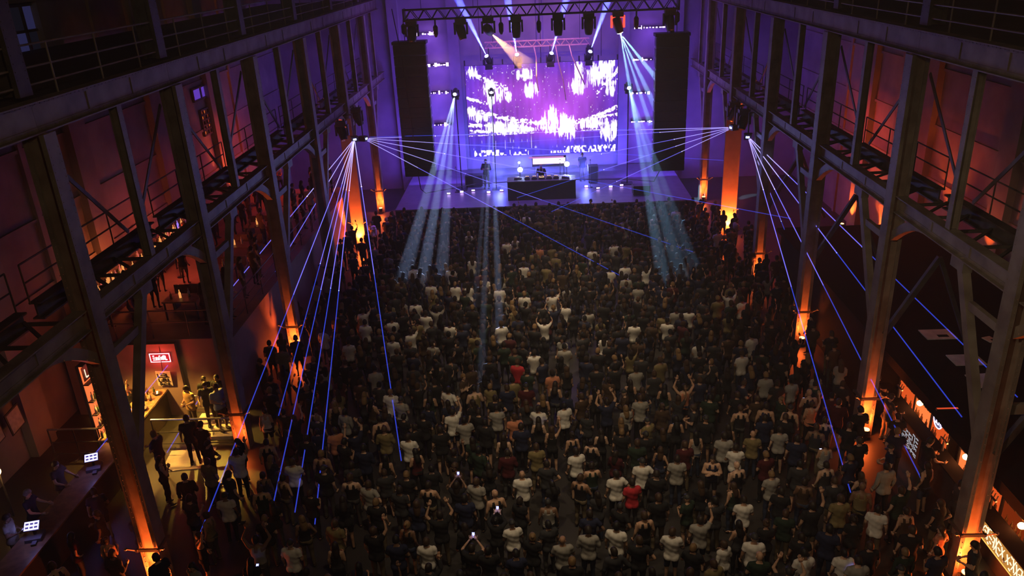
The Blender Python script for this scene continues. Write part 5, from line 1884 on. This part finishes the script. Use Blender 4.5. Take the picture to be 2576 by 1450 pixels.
# positions of people who stand out, found on the floor of the hall
SEEN = {
    'white': [(-3.80,39.03),(-1.76,37.34),(-1.34,38.24),(1.88,36.99),(3.54,36.44),(6.09,37.93),(-0.79,41.90),(-3.37,35.28),(-6.09,34.39),(-4.26,33.99),(-3.28,32.04),(-2.57,32.67),(-1.90,31.50),(-4.98,32.17),(-3.89,32.18),(-0.87,34.20),(3.07,33.38),(3.76,33.56),(4.71,33.48),(-0.80,30.57),(0.38,30.49),(0.89,29.65),(-5.37,30.09),(-6.12,28.61),(-4.82,29.08),(-5.20,27.49),(-5.80,26.85),(-3.73,28.09),(-7.47,29.45),(-7.16,28.31),(-7.51,26.79),(-1.68,27.78),(0.01,28.03),(3.48,27.63),(4.76,27.72),(5.78,28.74),(2.23,26.53),(-0.39,25.36),(5.59,25.85),(7.62,26.20),(6.94,24.86),(7.67,29.95),(8.06,29.53),(-8.75,27.88),(0.56,21.76),(-0.27,21.56),(-3.26,22.79),(-3.00,21.45),(-5.20,22.76),(-4.21,20.07),(0.81,19.17),(1.85,18.03),(-0.74,18.11),(2.63,18.54),(5.42,19.29),(5.07,16.91),(-7.45,18.99),(-8.92,17.51),(-9.26,19.45),(-0.97,16.16),(3.01,15.68),(1.65,15.86),(4.93,15.35),(4.22,15.37),(-6.52,15.50),(-3.10,15.55),(5.96,14.79),(6.93,14.90),(8.89,37.95),(7.42,41.71),(2.44,35.99)],
    'grey': [(3.66,32.17),(4.07,31.26),(1.01,31.58),(-4.40,29.44),(-4.22,26.43),(-5.11,27.65),(1.78,28.82),(5.25,28.59),(3.01,22.00),(0.71,25.67),(3.11,23.93),(-6.04,24.41),(-1.61,21.74),(-4.80,22.37),(-2.00,17.80),(7.35,23.30),(8.12,23.00),(4.42,20.04),(6.92,20.15),(3.78,16.10),(-4.99,17.81),(-0.04,16.99),(-10.99,16.66),(-6.52,21.72),(0.94,15.74),(5.17,19.70),(-7.41,15.59)],
    'salmon': [(0.23,23.81),(-1.02,21.13),(4.53,22.67),(-0.16,36.51),(-6.58,20.59),(8.30,21.52)],
    'olive': [(-0.59,21.00),(4.01,24.44),(-0.34,19.51),(-5.02,20.53),(-2.39,22.75),(1.56,33.75),(0.18,33.86),(7.49,16.76)],
    'red': [(-1.00,24.71),(2.26,17.75)],
    'black': [(0.74,20.08),(-5.55,18.09),(6.68,16.47),(-3.32,17.76),(2.40,16.29),(-1.45,17.20),(2.85,16.92),(0.09,17.82),(-2.85,16.44),(-1.53,15.10)]}
rnd = random.Random(11)
taken = {}


def ok(x, y, z, d):
    cx, cy_ = int(x // 0.7), int(y // 0.7)
    for a in (-1, 0, 1):
        for b in (-1, 0, 1):
            for (px, py, pz) in taken.get((cx + a, cy_ + b), ()):
                if abs(pz - z) < 1 and (px - x) ** 2 + (py - y) ** 2 < d * d:
                    return False
    return True


def take(x, y, z=0.0):
    taken.setdefault((int(x // 0.7), int(y // 0.7)), []).append((x, y, z))


crowd = []          # dicts with everything needed to build one person


def rand_look(d):
    d.setdefault('sex', 'm' if rnd.random() < 0.58 else 'f')
    d.setdefault('hair', rnd.choice(['black', 'black', 'dark', 'dark', 'dark', 'brown', 'brown', 'fair']))
    d.setdefault('style', rnd.choice(['short'] * 9 + ['cap', 'none'] if d['sex'] == 'm' else ['long', 'long', 'long', 'bun', 'short']))
    d.setdefault('skin', rnd.choice([0, 0, 1, 1, 2, 3, 4]))
    d.setdefault('kind', rnd.choice(['tee', 'tee', 'tee', 'tee', 'long', 'tank'] if d['sex'] == 'm' else ['tee', 'tank', 'tank', 'tee', 'long']))
    d.setdefault('lower', rnd.choice(['black', 'black', 'denim', 'grey', 'khaki']))
    d.setdefault('lkind', rnd.choice(['trousers', 'trousers', 'trousers', 'shorts']))
    d.setdefault('pose', rnd.choices(['sides', 'drink', 'front', 'one_up', 'both_up', 'folded', 'hip'], [30, 22, 22, 6, 2, 10, 8])[0])
    d.setdefault('s', rnd.uniform(0.96, 1.06) * (0.955 if d['sex'] == 'f' else 1.0))
    return d


# guests and staff the photo shows one by one
def guest(x, y, rz, label, z=0.0, **kw):
    d = dict(x=x, y=y, z=z, rz=rz, label=label, must=True, **kw)
    d.setdefault('shoes', True)
    take(x, y, z)
    crowd.append(rand_look(d))
    return d


D = math.radians
dj = guest(0.1, 47.05, D(180), 'DJ in black T-shirt with a beaded necklace bending over the booth decks', z=1.3, pose='desk', sex='m', shirt='black', kind='tee', style='none', skin=1, s=1.05, lower='black', lkind='trousers', grp='')
guest(-3.35, 48.6, D(170), 'broad crew member standing in the blue light behind the booth, mezzanine side', z=1.3, pose='folded', sex='m', shirt='navy', kind='long', style='cap', s=1.08, lkind='trousers', grp='')
guest(2.75, 49.6, D(190), 'dim crew member half hidden in blue haze beyond the booth, long bar side', z=1.3, pose='sides', sex='m', shirt='navy', kind='tee', style='short', lkind='trousers', grp='')
guest(-12.35, 23.35, D(150), 'man in a tan T-shirt and khaki trousers beside the small bar counter, half turned', pose='front', sex='m', shirt='tan', kind='tee', lower='khaki', lkind='trousers', hair='dark', style='short', skin=0, s=1.04)
guest(-12.1, 24.15, D(215), 'man in black T-shirt facing the tan-topped man by the small bar', pose='drink', sex='m', shirt='black', kind='tee', lower='khaki', lkind='trousers', hair='dark', style='short', skin=0)
guest(-11.75, 23.45, D(200), 'guest in dark top holding the barrier beside the amber platform', z=0.12, pose='desk', sex='m', shirt='charcoal', kind='tee', hair='brown', style='short', skin=0, lkind='trousers')
guest(-11.25, 23.15, D(235), 'guest in pale blue top and shorts on the amber platform at the column', z=0.12, pose='front', sex='m', shirt='pale blue', kind='tee', lower='grey', lkind='shorts', hair='brown', skin=4)
guest(-10.95, 24.05, D(190), 'guest in pale blue long-sleeved top with arm raised against the column', z=0.12, pose='one_up', sex='f', shirt='pale blue', kind='long', hair='dark', style='long', skin=0, lkind='trousers')
guest(-11.6, 24.1, D(180), 'dark-clad guest hidden behind the platform group under the mezzanine', z=0.12, pose='folded', sex='m', shirt='black', kind='tee', style='short', hair='dark', lkind='trousers')
guest(-11.55, 21.35, D(20), 'man in dark T-shirt in the amber light before the barrier, looking to the bar', pose='drink', sex='m', shirt='charcoal', kind='tee', lower='black', lkind='trousers', hair='black', style='short', skin=2)
guest(-10.95, 20.95, D(-15), 'stocky man in dark brown T-shirt and shorts before the barrier near the column', pose='front', sex='m', shirt='brown', kind='tee', lower='black', lkind='shorts', hair='black', style='short', skin=1, s=1.05)
guest(-14.78, 23.9, D(-85), 'bartender reaching up between the amber counter and the glowing shelf', pose='one_up', sex='f', shirt='black', kind='tank', hair='dark', style='short', skin=0, lkind='trousers', shoes=False)
guest(-9.25, 22.0, D(15), 'woman in white vest top and dark shorts beside the fifth column from the stage', pose='drink', sex='f', shirt='white', kind='tank', lower='black', lkind='shorts', hair='dark', style='bun', skin=0)
guest(-14.6, 19.1, D(-95), 'bartender behind the side counter at the till closer to the small bar', pose='desk', sex='m', shirt='charcoal', kind='tee', hair='dark', style='short', lkind='trousers', shoes=False)
guest(-14.6, 17.7, D(-80), 'grey-haired bartender in a polo shirt leaning on the side counter between the tills', pose='desk', sex='m', shirt='navy', kind='tee', hair='grey', style='short', lkind='trousers', shoes=False)
pA = guest(-14.62, 16.75, D(-75), 'person in pale top reading a phone behind the side counter by the far till', pose='front', sex='m', shirt='grey', kind='tee', hair='dark', style='short', lkind='trousers', shoes=False)
guest(-9.0, 15.9, D(-70), 'person in dark vest swinging one bare arm beside the last mezzanine-side column', pose='one_up', sex='m', shirt='black', kind='tank', skin=0, style='short', hair='dark', lkind='shorts')
guest(10.75, 22.75, D(-95), 'bulky man in dark T-shirt at the long bar by the fifth column, back turned', pose='desk', sex='m', shirt='black', kind='tee', style='short', hair='black', s=1.06, lkind='trousers')
guest(10.8, 21.75, D(-80), 'person in dark top leaning at the long bar before the round neon sign', pose='desk', sex='f', shirt='charcoal', kind='tee', style='short', hair='dark', lkind='trousers')
guest(10.8, 19.15, D(-85), 'broad person in dark T-shirt at the long bar before the brightest lamp', pose='desk', sex='m', shirt='black', kind='tee', style='short', hair='dark', s=1.07, lkind='trousers')
guest(10.8, 17.3, D(-100), 'person in dark shirt at the long bar touching the lit column', pose='drink', sex='m', shirt='charcoal', kind='tee', style='short', hair='dark', lkind='trousers')
guest(9.55, 20.9, D(8), 'tall man in black T-shirt standing before the fifth column foot, long bar side', pose='drink', sex='m', shirt='black', kind='tee', style='short', hair='black', s=1.06, lkind='trousers')
guest(9.60, 15.75, D(35), 'long-haired woman in short pale dress glowing orange beside the last long-bar column', pose='hip', sex='f', shirt='salmon', kind='tee', lower='khaki', lkind='shorts', hair='brown', style='long', skin=4, stride=True)
guest(8.75, 15.5, D(-10), 'man in black T-shirt and shorts with an orange rim of light, stepping sideways', pose='drink', sex='m', shirt='black', kind='tee', lower='black', lkind='shorts', hair='brown', style='short', skin=0, stride=True)
guest(8.30, 16.4, D(-25), 'man in white T-shirt lit orange down one side near the last bar-side column', pose='sides', sex='m', shirt='white', kind='tee', hair='black', style='short', skin=1, lkind='trousers')
guest(10.0, 14.95, D(60), 'person in dark top standing tight against the last long-bar column', pose='front', sex='m', shirt='charcoal', kind='tee', hair='dark', style='short', lkind='trousers')
guest(-9.35, 41.3, D(160), 'person in white standing alone in violet light at the dance floor edge', pose='sides', sex='f', shirt='white', kind='long', hair='dark', style='long', s=1.0, lkind='trousers', grp='')
lamp('violet_accent', 'SPOT', (-7.0, 41.0, 7.0), (0.45, 0.12, 1.0), 900, target=(-9.35, 41.3, 0.7), spot_size=D(14), spot_blend=0.4, shadow_soft_size=0.05)  # added spot without a fixture, turns the white figure violet

# phones held in the crowd
PHONES = [(-1.40, 16.35, 'phone_up', 1), (-2.55, 17.80, 'phone_up', 1), (-1.95, 15.30, 'phone_up', 1), (3.95, 20.75, 'front', 0), (8.37, 22.0, 'front', 0), (8.0, 19.35, 'front', 0), (-0.27, 20.95, 'front', 1), (-7.33, 14.9, 'front', 1), (7.1, 14.5, 'front', 1)]
for k, (x, y, p, br) in enumerate(PHONES):
    take(x, y)
    crowd.append(rand_look(dict(x=x, y=y, z=0.0, rz=rnd.uniform(-0.08, 0.08), pose=p, phone=br, shirt='black' if k not in (8, 5) else 'grey', must=True, lkind='trousers')))
for colr, pts in SEEN.items():
    for (x, y) in pts:
        if not ok(x, y, 0, 0.42):
            continue
        take(x, y)
        d = dict(x=x, y=y, z=0.0, rz=rnd.gauss(0, 0.22), shirt=colr, sex='m' if rnd.random() < 0.8 else 'f')
        if colr == 'white':
            d['kind'] = 'tee' if rnd.random() < 0.9 else 'long'
        if colr == 'black':
            d['kind'] = rnd.choice(['tank', 'tee'])
        crowd.append(rand_look(d))
crowd[-1]['sex'] = crowd[-1]['sex']
DARK = ['black'] * 9 + ['charcoal'] * 4 + ['navy'] * 4 + ['brown'] * 2 + ['dark green'] * 2 + ['maroon', 'olive', 'grey']


def fill(x0, x1, y0, y1, dmin, tries, z=0.0, test=None, face=0.0, fs=0.3):
    for _ in range(tries):
        x, y = rnd.uniform(x0, x1), rnd.uniform(y0, y1)
        if test is not None and not test(x, y):
            continue
        if any(abs(x - X) < 0.48 and -0.78 < y - c < 0.5 for X in (XL, XR) for c in COL_Y):
            continue
        dd = dmin(x, y) if callable(dmin) else dmin
        if not ok(x, y, z, dd):
            continue
        take(x, y, z)
        rz = face + rnd.gauss(0, fs)
        if rnd.random() < 0.05:
            rz += rnd.choice((1.4, -1.4, 2.6))
        crowd.append(rand_look(dict(x=x, y=y, z=z, rz=rz, shirt=rnd.choice(DARK))))


fill(-8.6, 9.2, 14.1, 43.7, lambda x, y: 0.66 if y < 20 else (0.60 if y < 28 else 0.55), 26000, test=lambda x, y: x > -8.6 + max(0, 20 - y) * 0.2)
fill(-10.6, -8.6, 23.0, 43.0, 0.85, 500)
fill(9.2, 10.7, 24.0, 43.0, 0.72, 900)
fill(9.0, 10.75, 13.6, 23.5, 0.80, 200, face=-0.5, fs=0.8)
fill(-13.0, -8.2, 14.2, 20.6, 0.82, 260, face=0.2, fs=1.0)
fill(-12.9, -11.45, 25.3, 43.2, 0.80, 260, z=2.98, face=-0.7, fs=0.4, test=lambda x, y: not any(abs(y - t_) < 0.7 and x < -12.4 for t_ in (26.6, 29.6, 32.4, 35.2)) and not any(abs(y - t_ - 0.85) < 0.5 and x < -12.2 for t_ in (26.6, 29.6, 32.4, 35.2)))
fill(-16.0, -14.4, 25.3, 43.2, 0.95, 160, z=2.98, face=0.6, fs=1.2, test=lambda x, y: not (30.0 < y < 31.2))
# nearest people are objects of their own, everyone further off is one crowd
for d in crowd:
    d['dist'] = (d['x'] ** 2 + d['y'] ** 2 + (14 - d['z']) ** 2) ** 0.5
must = [d for d in crowd if d.get('must')]
rest = sorted((d for d in crowd if not d.get('must')), key=lambda d: d['dist'])
N_SOLO = 298
solo = must + rest[:N_SOLO - len(must)]
far = rest[N_SOLO - len(must):]

# labels: look, pose, and the place by rows counted from the rear of the crowd
anon = [d for d in solo if 'label' not in d]
floor_ = [d for d in anon if d['z'] < 0.5 and -8.9 < d['x'] < 9.3]
side_l = [d for d in anon if d['z'] < 0.5 and d['x'] <= -8.9]
side_r = [d for d in anon if d['z'] < 0.5 and d['x'] >= 9.3]
up = [d for d in anon if d['z'] >= 0.5]
for d in floor_:
    d['row'] = int((d['y'] - 13.9) / 0.8)
    zone = min(4, max(0, int((d['x'] + 8.9) / 3.64)))
    d['where'] = '%s row from the rear, %s' % (ORD[d['row']], ['mezzanine edge', 'mezzanine half', 'middle', 'bar half', 'bar edge'][zone])
for d in side_l:
    d['where'] = '%s mezzanine-side column' % ('before the last' if d['y'] < 15.9 else 'past the last' if d['y'] < 22.3 else 'beyond the fifth')
for d in side_r:
    d['where'] = '%s bar-side column' % ('before the last' if d['y'] < 15.9 else 'past the last' if d['y'] < 22.3 else 'beyond the fifth')
for d in up:
    d['where'] = 'up on the mezzanine by its railing'
seen_lab = {}
for d in sorted(anon, key=lambda d: (round(d['y'], 1), d['x'])):
    base = look_text(d)
    pose = POSE_TEXT[d['pose']] if d.get('phone') is None else ('phone held up' if d['pose'] == 'phone_up' else 'reading a lit phone')
    lab = '%s, %s, %s' % (base, pose, d['where'])
    seen_lab.setdefault(lab, []).append(d)
for lab, ds in seen_lab.items():
    ds.sort(key=lambda d: d['x'])
    for k, d in enumerate(ds):
        d['label'] = lab + (', %s such' % ORD[k] if len(ds) > 1 else '')
for d in solo:
    for p_, q_ in ((' from the rear', ' from rear'), (' bun-wearing', ''), ('one hand to the chest', 'hand on chest'), ('hands held in front', 'hands forward'), ('the mezzanine-side columns', 'mezzanine-side columns'), ('long-sleeved top', 'sweater'), ('vest top', 'vest'), ('reading a lit phone', 'lit phone')):
        if len(d['label'].split()) > 15:
            d['label'] = d['label'].replace(p_, q_)
    if len(d['label'].replace('-', ' ').split()) > 19 or len(d['label'].split()) > 16:
        print('LONGLABEL', d['label'])
    grp = d.get('grp', 'guests around the hall' if d['z'] < 0.5 and d.get('must') and d.get('phone') is None else 'people on the dance floor')
    t = person((d['x'], d['y'], d['z']), d['rz'], d['pose'], d['sex'], d['shirt'], d['kind'], d['lower'], d['lkind'], d['hair'], d['style'], d['skin'], d['s'], d.get('stride', False), d.get('shoes', False))
    tag(t, d['label'], 'person', grp or None)
    if d is dj:
        k = [Vector((0.10 * math.cos(a), 0.06 + 0.085 * math.sin(a) if math.sin(a) > 0 else 0.0 + 0.07 * math.sin(a), 1.50 - 0.20 * max(0, math.sin(a)))) for a in [2 * PI * q / 16 for q in range(17)]]
        MB().path([p + Vector((0, 0.045 if p.z < 1.45 else 0.015, 0)) for p in k], 0.012, 6).build('necklace', M['paper'], t)
    if d.get('phone') is not None:
        h = 'held up over a head' if d['pose'] == 'phone_up' else 'read at chest height'
        loc = (0.0, 0.42, 1.70) if d['pose'] == 'phone_up' else (0.0, 0.34, 1.20)
        rot = (D(75), 0, 0) if d['pose'] == 'phone_up' else (D(35), 0, 0)
        phone((d['x'], d['y'], d['z']), d['rz'], d['s'], loc, rot, 'glowing phone %s, %s' % (h, d['where']), d['phone'] == 1)
phone((pA['x'], pA['y'], 0), pA['rz'], pA['s'], (0.0, 0.34, 1.20), (D(40), 0, 0), 'glowing phone read behind the dark side counter by a till')
# far crowd: light meshes, one object
LOW = {}


def low_person(pose, sex):
    k = (pose, sex)
    if k in LOW:
        return LOW[k]
    v, f, J, B = make_body(pose, sex, False, 0.052, False)
    cl = classify(v, B, sex)
    vs = [tuple(p) for p in v]
    fs = list(f)
    part = []
    nr = normals(v, f)
    vs = []
    for p, c, n in zip(v, cl, nr):
        if in_shirt(c, p, 'tee'):
            part.append(1)
            vs.append(tuple(p + n * 0.016))
        elif in_trousers(c, p, 'trousers'):
            part.append(2)
            vs.append(tuple(p + n * 0.008))
        else:
            part.append(0 if p.z > 0.1 else 4)
            vs.append(tuple(p))
    c, R = head_place(pose, sex)
    h = head_mb(c, R, 8, False)
    b = len(vs)
    vs += [tuple(p) for p in h.v]
    fs += [tuple(i + b for i in q) for q in h.f]
    part += [0] * len(h.v)
    hr = hair_mb(c, R, 'short' if sex == 'm' else 'long')
    b = len(vs)
    vs += [tuple(p) for p in hr.v]
    fs += [tuple(i + b for i in q) for q in hr.f]
    part += [3] * len(hr.v)
    for s in 'LR':
        d_ = (J['wr' + s] - J['el' + s]).normalized()
        hb = MB().blob(J['wr' + s] + d_ * 0.07, (0.035, 0.035, 0.07), 6, 5, R=d_.to_track_quat('Z', 'Y').to_matrix())
        b = len(vs)
        vs += [tuple(p) for p in hb.v]
        fs += [tuple(i + b for i in q) for q in hb.f]
        part += [0] * len(hb.v)
    LOW[k] = (np.array(vs), fs, np.array(part))
    return LOW[k]


AV, AC, LOOPS, STARTS, TOT = [], [], [], [], []
nv = 0
for d in far:
    pz = d['pose'] if d['pose'] != 'hip' else 'sides'
    V, F, P = low_person(pz, d['sex'])
    c, s = math.cos(d['rz']), math.sin(d['rz'])
    q = V * d['s']
    AV.append(np.stack([q[:, 0] * c - q[:, 1] * s + d['x'], q[:, 0] * s + q[:, 1] * c + d['y'], q[:, 2] + d['z']], 1))
    pal = np.array([SKIN[d['skin']], SHIRT[d['shirt']], LOWER[d['lower']], HAIR[d['hair']], (0.03, 0.03, 0.03)])
    AC.append(pal[P])
    key = ('loops', pz, d['sex'])
    if key not in LOW:
        LOW[key] = (np.array([i for f_ in F for i in f_], dtype=np.int32), np.array([len(f_) for f_ in F], dtype=np.int32))
    lp, tt = LOW[key]
    LOOPS.append(lp + nv)
    TOT.append(tt)
    nv += len(V)
AV, AC, LOOPS, TOT = np.concatenate(AV), np.concatenate(AC), np.concatenate(LOOPS), np.concatenate(TOT)
me = bpy.data.meshes.new('crowd')
me.vertices.add(len(AV))
me.vertices.foreach_set('co', AV.astype(np.float32).ravel())
me.loops.add(len(LOOPS))
me.loops.foreach_set('vertex_index', LOOPS.astype(np.int32))
me.polygons.add(len(TOT))
me.polygons.foreach_set('loop_start', np.concatenate([[0], np.cumsum(TOT)[:-1]]).astype(np.int32))
me.polygons.foreach_set('use_smooth', np.ones(len(TOT), dtype=bool))
me.update(calc_edges=True)
at_ = me.attributes.new('tint', 'FLOAT_COLOR', 'POINT')
cc = np.ones((len(AV), 4), dtype=np.float32)
cc[:, :3] = AC
at_.data.foreach_set('color', cc.ravel())
me.materials.append(M['crowd'])
o = bpy.data.objects.new('crowd', me)
COL.objects.link(o)
tag(o, 'dense distant crowd of people facing the stage, mostly in dark clothes', 'crowd', kind='stuff')
print('people', len(crowd), 'solo', len(solo), 'far', len(far), 'verts', len(AV))
